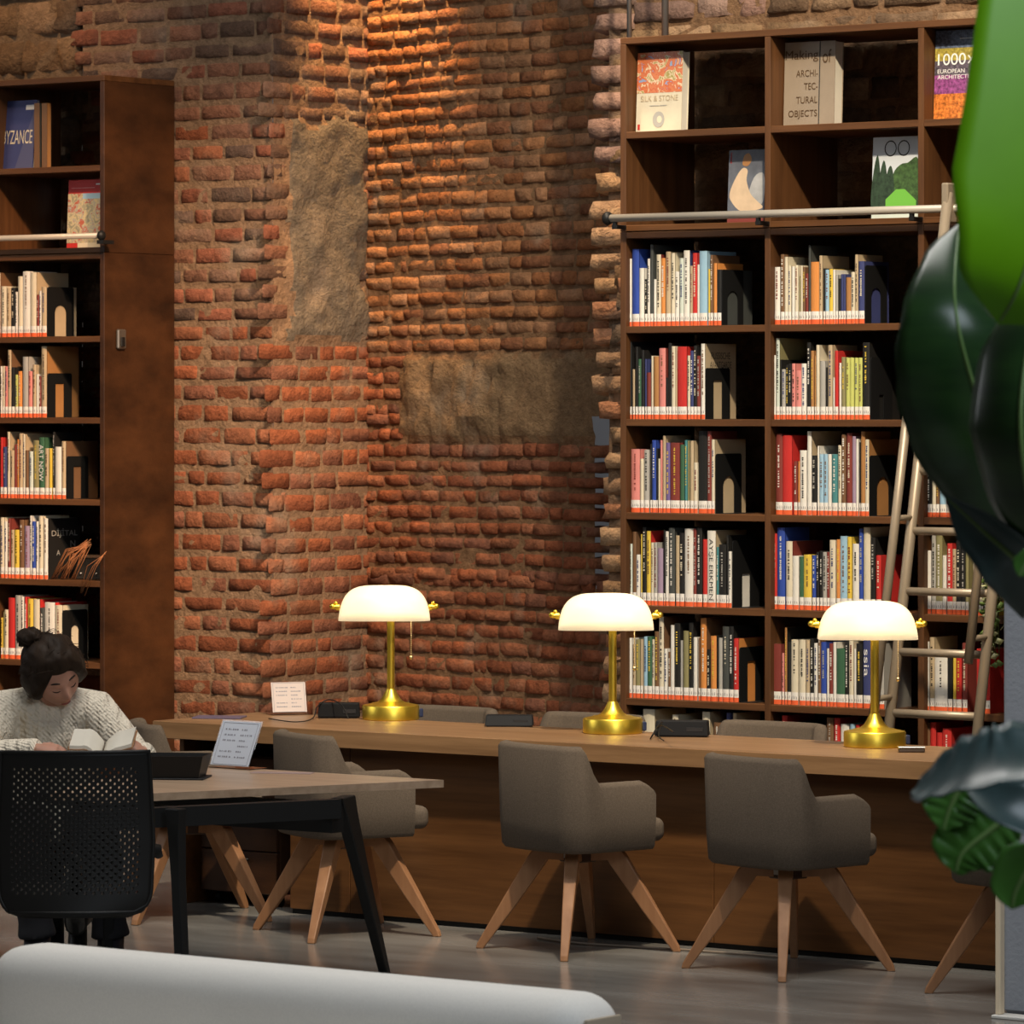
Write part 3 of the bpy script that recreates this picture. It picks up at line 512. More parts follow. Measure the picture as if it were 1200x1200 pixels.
panel(t, 'hedge_print', 0, w, h*.07, h*.38, mat('hedge_print', (.03, .06, .025), .5, var=.6, scale=60), -0.001)
for x in (.10, .24, .38): blob(t, 'tree_print', [(w*(x-.1),h*.12),(w*(x-.1),h*(.45)),(w*x,h*(.84-.5*x)),(w*(x+.08),h*.5),(w*(x+.1),h*.12)], mat('cypress_print', (.03, .055, .03), .5, var=.5, scale=50), -0.0013-.0002*x)
blob(t, 'tree_print', [(w*.45,h*.3),(w*.45,h*.55),(w*.6,h*.66),(w*.75,h*.68),(w*.97,h*.72),(w*.97,h*.2),(w*.7,h*.3)], mat('tree_print', (.05, .10, .03), .5, var=.6, scale=50), -0.0012)
blob(t, 'lawn_print', [(w*.30,h*.10),(w*.30,h*.24),(w*.52,h*.36),(w*.70,h*.36),(w*.95,h*.22),(w*.95,h*.10)], mat('lawn_print', (.16, .46, .06), .5), -0.0018, False)
blob(t, 'path_print', [(w*.30,h*.10),(w*.30,h*.15),(w*.85,h*.15),(w*.85,h*.10)], bmat('a'), -0.002, False)
sc_ = MB()
for x in (.38, .66):
    for k in range(16):
        a, b_ = k*pi/8, (k+1)*pi/8; q = lambda r, an: (w*(x+r*cos(an)), -0.002, h*(.86+r*.75*sin(an)))
        sc_.add([q(.11, a), q(.11, b_), q(.13, b_), q(.13, a)], [(0, 1, 2, 3)])
sc_.build('gate_print', INK, t)
t, w, h = face_book(1094, 1146, 36, zt1, 0.07, 0.05, 'x', 'dark book with white numerals over colour bands, facing out beside the bright green leaf', 0.05)
for z0, z1, c, n in ((.80, 1, (.10, .13, .20), 'a'), (.66, .80, (.35, .28, .05), 'b'), (.50, .66, (.10, .08, .10), 'c'), (.29, .50, (.24, .06, .19), 'd'), (0, .29, (.55, .16, .03), 'e')):
    panel(t, 'cover_band', 0, w, h*z0, h*z1, mat('band_print_'+n, c, .45, var=.75, scale=70))
for s, x0, x1, z0, z1 in (('1000', .07, .70, .61, .74), ('x', .74, .90, .62, .71), ('EUROPEAN', .07, .68, .52, .565), ('ARCHITECTURE', .07, .97, .455, .50)): local_text(t, 'cover_title', s, WHT, w*x0, w*x1, h*z0, h*z1)
panel(t, 'cover_rule', w*.55, w*.85, h*.90, h*.905, WHT, -0.0012)
# left bookcase
t, w, h = face_book(0, 38, 118, zt1, 0.80, 0.02, 'n', 'navy book with pale capitals facing out on the left bookcase top shelf', 0.10)
local_text(t, 'cover_title', 'BYZANCE', bmat('c'), w*.03, w*.94, h*.37, h*.57)
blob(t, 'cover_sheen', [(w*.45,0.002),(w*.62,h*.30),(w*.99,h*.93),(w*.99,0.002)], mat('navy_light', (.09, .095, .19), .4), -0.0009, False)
panel(t, 'publisher_mark', w*.68, w*.94, h*.86, h*.93, WHT, -0.0013)
for k, lb in ((0, 'dark brown book leaning edge-on just right of the navy one, top left shelf'), (1, 'tan-edged brown book leaning edge-on, second right of the navy one, top left shelf')):
    
    t, w, h = face_book(40+9*k, 46+9*k, 121, zt1, 0.80, 0.03, 'm', lb, 0.0)
    MB().box((w-.003, .003, 0), (w, .027, h)).build('cover_board', bmat('q' if k else 'x'), t)
t, w, h = face_book(78, 121, 211, zt2, 0.80, 0.03, 'r', 'red-topped book with a beach picture facing out on the left bookcase', 0.05)
panel(t, 'cover_picture', 0, w, h*.08, h*.80, art('beach_art', [(.30,.27,.18),(.38,.34,.22),(.62,.50,.27),(.45,.40,.30),(.5,.12,.06),(.40,.42,.36)], 26, 3))
panel(t, 'sky_print', w*.4, w, h*.72, h*.80, bmat('s'), -0.0012)
panel(t, 'cover_rule', w*.08, w*.72, h*.875, h*.885, bmat('p')); panel(t, 'cover_rule', w*.75, w*.98, h*.92, h*.94, WHT)
panel(t, 'cover_band', w*.3, w, 0, h*.08, bmat('c'))
# twig bundle and dark box on the left bookcase
tw = MB(); p0 = atY(105, 634, YLF+0.10); random.seed(21)
for k in range(26):
    e = atY(random.uniform(58, 92), random.uniform(676, 690), YLF+random.uniform(0.03, 0.06)); e.z = max(e.z, SHZ[5]+0.006)
    m1 = p0.lerp(e, 0.5)+Vector((random.uniform(-.05, .02), random.uniform(-.02, .03), random.uniform(-.01, .05)))
    tw.tube([p0+Vector((random.uniform(-.015, .015), 0, random.uniform(-.02, .01))), m1, e], [.0016, .0022, .0012], 5)
for k in range(4):
    a = atY(random.uniform(122, 125), random.uniform(645, 655), YLF-0.01); e = atY(random.uniform(88, 104), 690+random.uniform(0, 10), YLF-0.02)
    tw.tube([a, a.lerp(e, .5)+Vector((random.uniform(-.03, .03), -.01, .03)), e], .0015, 5)
tag(tw.build('twig_bundle', mat('twig', (.34, .13, .05), .7, var=.2, scale=30), None, True), 'bundle of reddish brown twigs spilling over the left bookcase shelf edge', 'twigs')
bx = atY(88, 650, YLF+0.12); t = thing('storage_box', 'dark low box beside the twig bundle on the left bookcase shelf', 'box', (bx.x, YLF+0.12, SHZ[5]))
MB().box((0, 0, 0), (0.17, 0.2, 0.105), 0, None, 0.004).build('body', mat('dark_box', (.035, .03, .025), .5), t); MB().box((-.003, -.003, .105), (.173, .203, .118), 0, None, .002).build('lid', mat('box_lid', (.20, .11, .06), .6), t)
for x in (.04, .14): MB().sphere((x, -.003, .03), .006, 6).build('stud', STEEL, t, True)
# ------------------------------------------------------------------ ladder
LZ = 0.745; DRAIL = Vector((0, -0.14, 0))
def lad(u, v, y): return atY(u, v, y)
Ltop = atY(1111, 232, -0.10); Lbot = atY(1041, 862, -0.62)
t = thing('library_ladder', 'beige tubular rolling ladder leaning on the rail of the right bookcase', 'ladder', (Lbot.x, Lbot.y, 0))
dv = (Lbot-Ltop); k0 = (0.02-Ltop.z)/dv.z; B0 = Ltop+dv*k0; WID = Vector((0.40, 0, 0))
for off, n in ((Vector((0, 0, 0)), 'l'), (WID, 'r')):
    MB().tube([Ltop+off+Vector((0, 0, 0.02)), B0+off], 0.0215, 12, flat=1).build('stile', LADM, t, True, True)
    MB().tube([Ltop+off+dv*0.20+DRAIL*0.9, Ltop+off+dv*(0.97 if n == 'l' else 0.86)+DRAIL*0.9], 0.0185, 12).build('handrail', LADM, t, True, True)
    for k in (0.24, 0.60, 0.93) if n == 'l' else (0.24, 0.55, 0.815): MB().tube([Ltop+off+dv*k, Ltop+off+dv*k+DRAIL*0.9], 0.012, 8).build('handrail_bracket', LADM, t, True, True)
    MB().lathe([(0.02, -0.02), (0.026, -0.02), (0.026, 0.03), (0.02, 0.03)], 12, (B0.x+off.x, B0.y, 0.02)).build('rubber_foot', BLK, t, True, True)
    MB().box((Ltop.x+off.x-.016, Ltop.y-.03, Ltop.z-.10), (Ltop.x+off.x+.016, Ltop.y+.045, Ltop.z+.06), 0, None, .006).build('rail_hook', LADM, t, False, True)
for i in range(12):
    z = 0.10+0.235*i; k = (z-Ltop.z)/dv.z; p = Ltop+dv*k
    if z < Ltop.z-.15: MB().tube([p, p+WID], 0.0165, 10).build('rung', LADM, t, True, True)
# trailing plant at the right end of the bookcase
pt = atY(1196, 640, 0.1); t = thing('trailing_plant', 'trailing pot plant with small variegated leaves hanging beside the grey column', 'plant', (pt.x, 0.1, SHZ[4]))
MB().lathe([(.05, 0), (.06, 0), (.075, .12), (.07, .125), (.066, .11)], 20).build('pot', mat('pot_white', (.5, .48, .44), .5), t, True)
lv = MB(); vn = MB(); random.seed(4)
for k in range(28):
    x = random.uniform(-.08, .08); z1 = random.uniform(.2, .60); y1 = -.125-random.uniform(0, .06)
    pts = [Vector((x*.3, 0, .12)), Vector((x*.7, -.09, .10)), Vector((x, y1, -.03)), Vector((x+random.uniform(-.03, .03), y1, -z1))]; vn.tube(pts, .0018, 5)
    for j in range(14):
        f = j/13; p = pts[2].lerp(pts[3], f) if j > 3 else pts[1].lerp(pts[2], f*3); a = random.uniform(0, 6.28); L = random.uniform(.03, .05)
        d1 = Vector((cos(a), -abs(sin(a))*.7, random.uniform(-.6, .3))).normalized(); sd = d1.cross(Vector((random.uniform(-.5, .5), 1, .4))).normalized()
        lv.add([p, p+d1*L*.45+sd*L*.34+Vector((0, -.004, 0)), p+d1*L, p+d1*L*.45-sd*L*.34], [(0, 1, 2, 3)], 0 if random.random() < .6 else 1)
solid(lv.build('foliage', [mat('pothos_green', (.13, .20, .05), .4), mat('pothos_cream', (.52, .52, .28), .45)], t, True), .001); vn.build('vine', mat('vine', (.10, .13, .04), .6), t, True)
# ------------------------------------------------------------------ long desk
YD0, YD1, XD0, XD1 = -1.93, -1.27, -0.93, 4.1
t = thing('desk', 'long wooden reading desk along the brick wall carrying three brass lamps', 'desk', (XD0, YD0, 0)); desk = t
MB().box((XD0, YD0, 0.672), (XD1, YD1, 0.74), 0, None, 0.003).build('worktop', TOPW, t, world=True)
MB().box((XD0+.002, YD0-0.0015, 0.674), (XD1-.002, YD0+0.004, 0.7385), 0).build('edge_band', EDGE, t, world=True)
for xa, xb in ((-0.30, 0.0), (0.003, 1.715), (1.718, 3.4), (3.403, XD1-.03)): MB().box((xa, YD0+.10, 0.02), (xb, YD0+.13, 0.672), 0, None, .0015).build('front_panel', DPAN, t, world=True)
MB().box((XD0+.06, YD1-.06, 0.02), (-0.30, YD1-.035, 0.672), 0, None, .0015).build('front_panel', DPAN, t, world=True)
MB().box((XD0+.03, YD0+.13, 0.0), (XD0+.055, YD1-.02, .672), 0, None, .002).build('end_panel', DPAN, t, world=True)
MB().box((XD1-.06, YD0+.13, 0.0), (XD1-.03, YD1-.02, .672), 0, None, .002).build('end_panel', DPAN, t, world=True)
MB().box((-0.30, YD0+.115, 0.0), (XD1-.06, YD0+.128, .02)).build('plinth', BLK, t, world=True)
pdl = thing('mobile_pedestal', 'dark wooden drawer pedestal on castors at the left end of the desk', 'cabinet', (-0.84, -1.74, 0))
MB().box((0, 0.02, .05), (.40, .40, .60), 0, None, .003).build('body', PAN, pdl)
for z0, z1 in ((.055, .22), (.225, .40), (.405, .595)):
    dr = MB().box((.004, 0, z0), (.396, .02, z1), 0, None, .002).build('drawer', PAN, pdl); MB().tube([(.14, -.012, z1-.03), (.26, -.012, z1-.03)], .005, 8).build('handle', BLKM, dr, True)
for x, y in ((.05, .07), (.35, .07), (.05, .35), (.35, .35)): MB().tube([(x-.011, y, .025), (x+.011, y, .025)], .025, 14).box((x-.008, y-.008, .02), (x+.008, y+.008, .055)).build('castor', BLK, pdl, False)
# ------------------------------------------------------------------ brass desk lamps
GLASS = bpy.data.materials.new('opal_glass'); GLASS.use_nodes = True; nt = GLASS.node_tree; nt.nodes.remove(nt.nodes['Principled BSDF'])
tr = nt.nodes.new('ShaderNodeBsdfTranslucent'); tr.inputs[0].default_value = (1, .93, .78, 1); df = nt.nodes.new('ShaderNodeBsdfPrincipled'); df.inputs['Base Color'].default_value = (.85, .82, .74, 1); df.inputs['Roughness'].default_value = .15
mx = nt.nodes.new('ShaderNodeMixShader'); mx.inputs[0].default_value = .45; nt.links.new(tr.outputs[0], mx.inputs[1]); nt.links.new(df.outputs[0], mx.inputs[2])
em = nt.nodes.new('ShaderNodeEmission'); em.inputs[0].default_value = (1, .88, .62, 1); em.inputs[1].default_value = .27; ad = nt.nodes.new('ShaderNodeAddShader')
nt.links.new(mx.outputs[0], ad.inputs[0]); nt.links.new(em.outputs[0], ad.inputs[1]); nt.links.new(ad.outputs[0], nt.nodes['Material Output'].inputs[0])
def make_lamp():
    t = thing('desk_lamp', 'x', 'lamp', (0, 0, 0), TH, 'brass desk lamps along the reading desk')
    MB().lathe([(.0, 0), (.112, 0), (.115, .003), (.115, .054), (.112, .058), (.082, .064), (.075, .067), (.056, .070), (.042, .080), (.032, .094), (.024, .110), (.018, .122), (.0, .123)], 48).build('base', BRASS, t, True, angle=40)
    MB().tube([(0, 0, .10), (0, 0, .46)], .0155, 20).build('pole', BRASS, t, True, angle=40)
    p = MB().box((.100, -.062, .010), (.117, -.028, .044), 0, None, .003).build('socket_panel', mat('socket_dark', (.03, .04, .09), .3), t); p.rotation_euler = (0, 0, radians(22))
    nx, na = 36, 24; vs = []; fs = []; Hh = .140
    for i in range(nx+1):
        x = -1+2*i/nx; x = math.copysign(1-(1-abs(x))**2.0, x); e = max(0.0, 1-abs(x)**4.2)**(1/2.5)
        for j in range(na+1):
            a = -pi/2+pi*j/na; cz = math.copysign(abs(cos(a))**0.62, cos(a)); zz = Hh*e*cz; fl_ = 1.0-0.045*(zz/Hh)
            vs.append((.182*x*fl_-.026, .088*sin(a)*(0.35+0.65*e), .398+zz))
    for i in range(nx):
        for j in range(na): fs.append((i*(na+1)+j, i*(na+1)+j+1, (i+1)*(na+1)+j+1, (i+1)*(na+1)+j))
    s = MB().add(vs, fs).build('lamp_shade', GLASS, t, True); solid(s, .004)
    MB().tube([(-.205, 0, .452), (.160, 0, .452)], .005, 10).build('cross_arm', BRASS, t, True)
    for sx in (-1, 1):
        MB().tube([(sx*.180-.026, 0, .452), (sx*.194-.026, 0, .452)], .014, 14).tube([(sx*.194-.026, 0, .452), (sx*.207-.026, 0, .452)], .010, 12).sphere((sx*.209-.026, 0, .455), .012, 8).sphere((sx*.196-.026, 0, .468), .008, 8).build('shade_knob', BRASS, t, True, angle=40)
    ch = MB().tube([(.083, -.05, .40), (.083, -.05, .262)], .0016, 6)
    for k in range(17): ch.sphere((.083, -.05, .395-.008*k), .0026, 5)
    ch.sphere((.083, -.05, .252), .0085, 8); ch.build('pull_chain', mat('chain_brass', (.75, .58, .32), .35, 1.0), t, True)
    l = bpy.data.lights.new('bulb', 'POINT'); l.energy = 1.15; l.color = (1, .86, .62); l.shadow_soft_size = .03
    lo = bpy.data.objects.new('bulb', l); COL.objects.link(lo); lo.parent = t; lo.location = (0, 0, .462)
    return t
lamp = make_lamp()
lp = [atZ(458, 843, .74), atZ(718, 859, .74), atZ(1025, 875, .74)]
labs = ['lit brass desk lamp with white shade and hanging pull chain, leftmost on the desk', 'lit brass desk lamp with white shade before the left bay of the right bookcase', 'lit brass desk lamp with white shade in front of the ladder']
for i, p in enumerate(lp):
    o = lamp if i == 0 else copy_tree(lamp); o.location = (p.x, p.y, .74); o['label'] = labs[i]
# ------------------------------------------------------------------ small things on the desk
def cable(pts, r, m, name, label):
    P = [Vector(p) for p in pts]; Q = []
    for i in range(len(P)-1):
        p0, p1, p2, p3 = P[max(i-1, 0)], P[i], P[i+1], P[min(i+2, len(P)-1)]
        for s in [k/8 for k in range(8)]: Q.append(0.5*(2*p1+(p2-p0)*s+(2*p0-5*p1+4*p2-p3)*s*s+(3*p1-p0-3*p2+p3)*s**3))
    Q.append(P[-1]); return tag(MB().tube(Q, r, 6).build(name, m, None, True), label, 'cable')
def glyphs(mb, x0, x1, z, h, y):
    x = x0
    while x < x1:
        w = random.uniform(.5, 1.6)*h; mb.add([(x, y, z), (x+w*.8, y, z), (x+w*.75, y, z+h*random.uniform(.6, 1)), (x, y, z+h)], [(0, 1, 2, 3)]); x += w+(h*.8 if random.random() < .25 else h*.2)
def sign(loc, rz, w, h, tilt, label, grp, tint):
    t = thing('sign_holder', label, 'sign', loc, rz, grp)
    ac = mat('acrylic', (.92, .95, 1), .04, trans=1.0)
    p = MB().box((-w/2, 0, 0), (w/2, .0015, h), 0).build('acrylic_panel', ac, t); p.rotation_euler = (-tilt, 0, 0); p.location = (0, 0, .004)
    MB().box((-w/2, 0, 0), (w/2, .10, .003), 0).build('foot', ac, t)
    s = MB().box((-w/2+.006, -.0012, .008), (w/2-.006, -.0004, h-.006)).build('paper_sheet', tint, t); s.rotation_euler = (-tilt, 0, 0); s.location = (0, 0, .004)
    mb = MB(); hh = h*.036
    for k in range(6):
        z = h*(.78-.115*k)
        if k != 3: glyphs(mb, -w*.34, -w*.06, z, hh, -.0018)
        glyphs(mb, w*.06, w*(.32 if k % 2 else .2), z, hh, -.0018)
    mb.build('printed_text', mat('grey_ink', (.24, .24, .28), .8), s)
    fr = MB(); e = .0012
    for a, b_ in (((-w*.42, -.0020, h*.06), (w*.42, -.0016, h*.06+e)), ((-w*.42, -.0020, h*.93), (w*.42, -.0016, h*.93+e)), ((-w*.42, -.0020, h*.06), (-w*.42+e, -.0016, h*.93)), ((w*.42-e, -.0020, h*.06), (w*.42, -.0016, h*.93))): fr.box(a, b_)
    fr.build('printed_border', mat('grey_ink', (.2, .2, .2), .8), s)
    return t
p = atZ(340, 838, .74); sign((p.x, p.y, .74), TH+radians(16), .155, .140, radians(18), 'clear sign holder with pinkish sheet on the desk before the brick pier', 'clear sign holders', mat('sheet_pink', (.62, .52, .48), .7))
def desk_box(u, v, w, d, h, rz, label, slope=0.0):
    p = atZ(u, v, .74); t = thing('cable_box', label, 'box', (p.x, p.y, .74), rz, 'black boxes on the desk')
    b = MB(); b.loft([[(-w/2, 0, .004), (w/2, 0, .004), (w/2, d, .004), (-w/2, d, .004)], [(-w/2+.004, slope, h), (w/2-.004, slope, h), (w/2-.004, d, h), (-w/2+.004, d, h)]]); bevel(b.build('body', mat('box_black', (.012, .012, .013), .65, spec=.15), t), .004)
    MB().box((-w/2+.01, .005, 0), (w/2-.01, d-.005, .004)).build('foot_pad', BLKM, t)
    MB().box((w*.1, slope*.4-.002, h*.35), (w*.4, slope*.4+.002, h*.6)).build('socket_plate', mat('dark_plate', (.03, .03, .032), .3), t)
    return t
desk_box(397, 842, .17, .07, .062, TH, 'dark box with a looped cable left of the leftmost lamp')
desk_box(596, 852, .19, .09, .045, TH*.9, 'low black box between the leftmost and the middle lamp', .03)
desk_box(798, 864, .205, .08, .062, TH*.75, 'black box with thin cables right of the middle lamp', .01)
q = [atZ(315, 842, .745), atZ(345, 846, .748), atZ(366, 842, .75), atZ(372, 828, .79), atZ(385, 820, .815), atZ(400, 826, .80), atZ(408, 842, .75)]
cable(q, .0025, BLK, 'power_cable', 'black cable looping over the dark box left of the leftmost lamp')
q = [atZ(790, 858, .80), atZ(775, 850, .79), atZ(768, 858, .76), atZ(762, 866, .746), atZ(770, 852, .79), atZ(776, 846, .80), atZ(772, 862, .76), atZ(778, 868, .745)]
cable(q, .0022, BLK, 'power_cable', 'thin black cable curling at the box right of the middle lamp')
p = atZ(255, 842, .74); o = MB().box((-.10, -.03, 0), (.10, .11, .006), 0, None, .001).build('magazine', mat('magazine', (.12, .10, .16), .35), None); o.location = (p.x, p.y, .74); o.rotation_euler = (0, 0, TH*.8); tag(o, 'thin dark magazine lying at the left end of the desk', 'magazine')
p = atZ(1068, 882, .74); t = thing('glasses_case', 'small metal-trimmed case right of the rightmost lamp', 'case', (p.x, p.y, .74), TH)
MB().box((-.045, 0, 0), (.05, .05, .016), 0, None, .004).build('body', mat('case_dark', (.08, .06, .05), .4), t); MB().box((-.048, -.002, .016), (.052, .052, .021), 0, None, .002).build('lid', STEEL, t)
q = [(1.02, -1.98, .006), (1.25, -2.03, .006), (1.5, -2.0, .006), (1.75, -1.97, .006), (2.1, -1.95, .006)]
cable(q, .0045, mat('cord_grey', (.22, .17, .13), .6), 'floor_cord', 'grey cord lying on the floor at the foot of the desk panel')
# ------------------------------------------------------------------ upholstered chairs
def smooth(a, b, x): t = max(0, min(1, (x-a)/(b-a))); return t*t*(3-2*t)
def make_chair():
    t = thing('armchair', 'x', 'chair', (0, 0, 0), 0, 'upholstered chairs at the long desk')
    hw, yb, yf, r = .245, -.215, .175, .10; path = []
    n = 10
    for i in range(n): path.append((hw-.012*(1-i/n), yf+(yb+r-yf)*i/n))
    for i in range(n): a = -i*pi/2/n; path.append((hw-r+r*cos(a), yb+r+r*sin(a)))
    for i in range(n+1): path.append(((hw-r)*(1-2*i/n), yb-.012*(1-(1-2*i/n)**2)))
    for i in range(1, n+1): a = -pi/2-i*pi/2/n; path.append((-hw+r+r*cos(a), yb+r+r*sin(a)))
    for i in range(1, n+1): path.append((-hw+.012*i/n, yb+r+(yf-yb-r)*i/n))
    rings = []; th = .048
    for i, (x, y) in enumerate(path):
        a, b = path[max(0, i-1)], path[min(len(path)-1, i+1)]; tx, ty = b[0]-a[0], b[1]-a[1]; L = math.hypot(tx, ty); nx, ny = ty/L, -tx/L
        if nx*x+ny*(y-.0) > 0: nx, ny = -nx, -ny                       # towards the inside
        top = .632+(.768-.632)*smooth(-.085, -.165, y); endf = smooth(yf, yf-.05, y); top -= .035*(1-endf)
        out = -.012*smooth(.4, .75, top) if False else 0
        q = []
        for o, z in ((0.012, .378), (0, .392), (-.004, .48), (-.002, top-.02), (.006, top-.006), (th*.5, top), (th-.006, top-.006), (th, top-.022), (th+.004, .42), (th, .392), (th-.012, .378)):
            fl_ = 1+0.05*(z-.345)/.4*(1 if y < 0 else .5)
            q.append(((x+nx*o)*fl_, (y+ny*o)*fl_, z))
        rings.append(q)
    sh = MB().loft(rings, True).build('shell', FAB, t, True, angle=60)
    MB().box((-.212, -.185, .376), (.212, .15, .400), 0, None, .01).build('seat_base', FAB, t)
    s = MB().box((-.198, -.17, .400), (.198, .262, .488), 0); bevel(s.build('seat_cushion', FAB, t, True), .032, 5)
    MB().box((-.05, -.05, .325), (.05, .05, .376), 0, None, .004).build('swivel_plate', mat('swivel_brown', (.06, .03, .018), .5), t)
    MB().box((-.017, -.054, .340), (.017, -.0502, .362), 0, None).build('metal_tag', STEEL, t)
    for k in range(4):
        a = radians(45+90*k); c, s_ = cos(a), sin(a); q = Vector((-s_, c, 0)); e = Vector((c, s_, 0)); rr = []
        for rad, z, w, h in ((.125, .368, .026, .030), (.150, .335, .026, .034), (.26, .165, .021, .026), (.362, .012, .015, .015), (.366, .0, .014, .014)):
            d = Vector((e.x*.55, e.y*.55, .83)); d2 = Vector((e.x*.83, e.y*.83, .55)); p = e*rad+UP*z
            if z > .01: rr.append([p+q*w+d2*h, p-q*w+d2*h, p-q*w*.8-d2*h, p+q*w*.8-d2*h])
            else: rr.append([p+q*w+e*h, p-q*w+e*h, p-q*w-e*h, p+q*w-e*h])
        bevel(MB().loft(rr, True).build('leg', LEGW, t), .005, 2)
        MB().loft([[e*.02+q*.02+UP*.33, e*.02-q*.02+UP*.33, e*.02-q*.02+UP*.374, e*.02+q*.02+UP*.374], [e*.15+q*.022+UP*.336, e*.15-q*.022+UP*.336, e*.15-q*.022+UP*.376, e*.15+q*.022+UP*.376]], True).build('leg_rail', LEGW, t)
    return t
ch = make_chair(); used = False
spots = [(.315, -2.245, -27, 'grey-brown upholstered chair before the leftmost lamp, partly behind the pale table'), (1.345, -2.17, -17, 'grey-brown upholstered chair at the desk below the middle lamp'),
    (2.30, -2.22, -15, 'grey-brown upholstered chair at the desk left of the rightmost lamp'), (-.54, -2.15, -40, 'grey-brown upholstered chair behind the woman, left end of the desk'), (3.36, -2.30, -12, 'grey-brown upholstered chair half hidden by leaves and the grey column')]
for i, (x, y, a, lb) in enumerate(spots):
    if i == 0: ch.location = (x, y, 0); ch.rotation_euler = (0, 0, radians(a)); ch['label'] = lb
    else: dup(ch, (x, y, 0), radians(a), lb)
for u, lb in ((532, 'grey-brown chair on the far side of the desk, top seen behind the low black box'), (702, 'grey-brown chair on the far side of the desk, behind the middle lamp'), (912, 'grey-brown chair across the desk, its top right of the cabled black box')):
    dup(ch, (atY(u, 476, -.82).x, -1.02, 0), radians(180), lb, 'upholstered chairs on the far side of the desk')
# ------------------------------------------------------------------ pale table in front
TZ = .70; A = atZ(520, 914, TZ); B = atZ(173, 930, TZ); dr = (B-A).normalized(); N_ = A+dr*1.30
FLt = Vector((atZ(192, 895, TZ).x, A.y, TZ)); NL = Vector((max(FLt.x+(A.x-N_.x), N_.x-.40), N_.y, TZ))
t = thing('table', 'light wood-topped table with black tapered legs in front of the desk', 'table', (A.x-.5, A.y-.7, 0))
poly = [(A.x, A.y), (FLt.x, FLt.y), (NL.x, NL.y), (N_.x, N_.y)]
MB().prism(poly, TZ-.026, TZ).build('tabletop', TABW, t, world=True)
fr = MB(); nr = Vector((-dr.y, dr.x, 0)); nr = nr if nr.x < 0 else -nr
i0 = atZ(396, 936, TZ-.03); i0.z = TZ; i1 = i0+dr*1.02
def bar(p, q, w, h, z): 
    p, q = Vector(p), Vector(q); d = (q-p).normalized(); s = Vector((-d.y, d.x, 0)); m = MB()
    return m.loft([[p+s*w+UP*(z-p.z), p-s*w+UP*(z-p.z), p-s*w+UP*(z+h-p.z), p+s*w+UP*(z+h-p.z)], [q+s*w+UP*(z-q.z), q-s*w+UP*(z-q.z), q-s*w+UP*(z+h-q.z), q+s*w+UP*(z+h-q.z)]], True)
bar(i0, i1, .025, .065, TZ-.095).build('side_beam', BLKM, t, world=True)
j0 = Vector((FLt.x+.20, i0.y, TZ)); bar(i0, j0, .03, .10, TZ-.145).build('cross_beam', BLKM, t, world=True)
bar(i0+dr*.5, j0+dr*.3, .015, .03, TZ-.075).build('brace', BLKM, t, world=True)
f0 = atZ(452, 1145, 0)
def tleg(top, foot, wt=.038):
    rr = []; d = (Vector((foot.x, foot.y, 0))-Vector((top.x, top.y, 0)))
    e = d.normalized() if d.length > .03 else RT; s = Vector((-e.y, e.x, 0))
    for f, w, h in ((0, wt, .022), (.10, wt*.82, .021), (.35, wt*.58, .02), (1, .02, .016)):
        p = Vector((top.x, top.y, top.z)).lerp(Vector((foot.x, foot.y, 0)), f); rr.append([p+e*w+s*h, p-e*w+s*h, p-e*w-s*h, p+e*w-s*h])
    return bevel(MB().loft(rr, True).build('leg', BLKM, t, world=True), .004)
tt = atZ(402, 934, TZ-.03); tleg(Vector((tt.x, tt.y, TZ-.028)), f0, .072)
tn = atZ(206, 948, TZ-.03); tn.z = TZ-.028; tleg(tn, Vector((tn.x+.035, tn.y+.0, 0)), .030)
for p, q in (((FLt.x+.22, i0.y), (FLt.x+.16, i0.y+.04)), ((NL.x+.05, NL.y+.12), (NL.x+.02, NL.y+.09))): tleg(Vector((*p, TZ-.028)), Vector((*q, 0)))
p = atZ(268, 901, TZ); sign((p.x, p.y, TZ), TH-radians(40), .20, .182, radians(24), 'clear sign holder with bluish sheet standing on the pale table', 'clear sign holders', mat('sheet_blue', (.60, .64, .72), .6))
p = atZ(204, 914, TZ); t = thing('desk_tray', 'black flared tray on the pale table beside the black office chair', 'tray', (p.x, p.y, TZ), TH-radians(6))
mb = MB(); o0 = [(-.13, 0), (.085, 0), (.085, .16), (-.13, .16)]; o1 = [(-.14, -.012), (.103, -.012), (.103, .18), (-.14, .18)]
mb.loft([[(x, y, .006) for x, y in o0], [(x, y, .082) for x, y in o1], [(x*.95, y*.93+.005, .082) for x, y in o1], [(x*.92, y*.9+.006, .014) for x, y in o0]], True).build('body', BLK, t)
MB().box((-.135, -.01, 0), (.105, .17, .006), 0, None, .002).build('base_plate', BLKM, t)
p = atZ(334, 906, TZ); o = MB().box((-.12, -.035, 0), (.10, .035, .0015)).build('leaflet', mat('leaflet', (.42, .30, .28), .5)); o.location = (p.x, p.y, TZ+.0002); o.rotation_euler = (0, 0, TH-.2); tag(o, 'pinkish leaflet lying flat on the pale table right of the sign', 'leaflet')
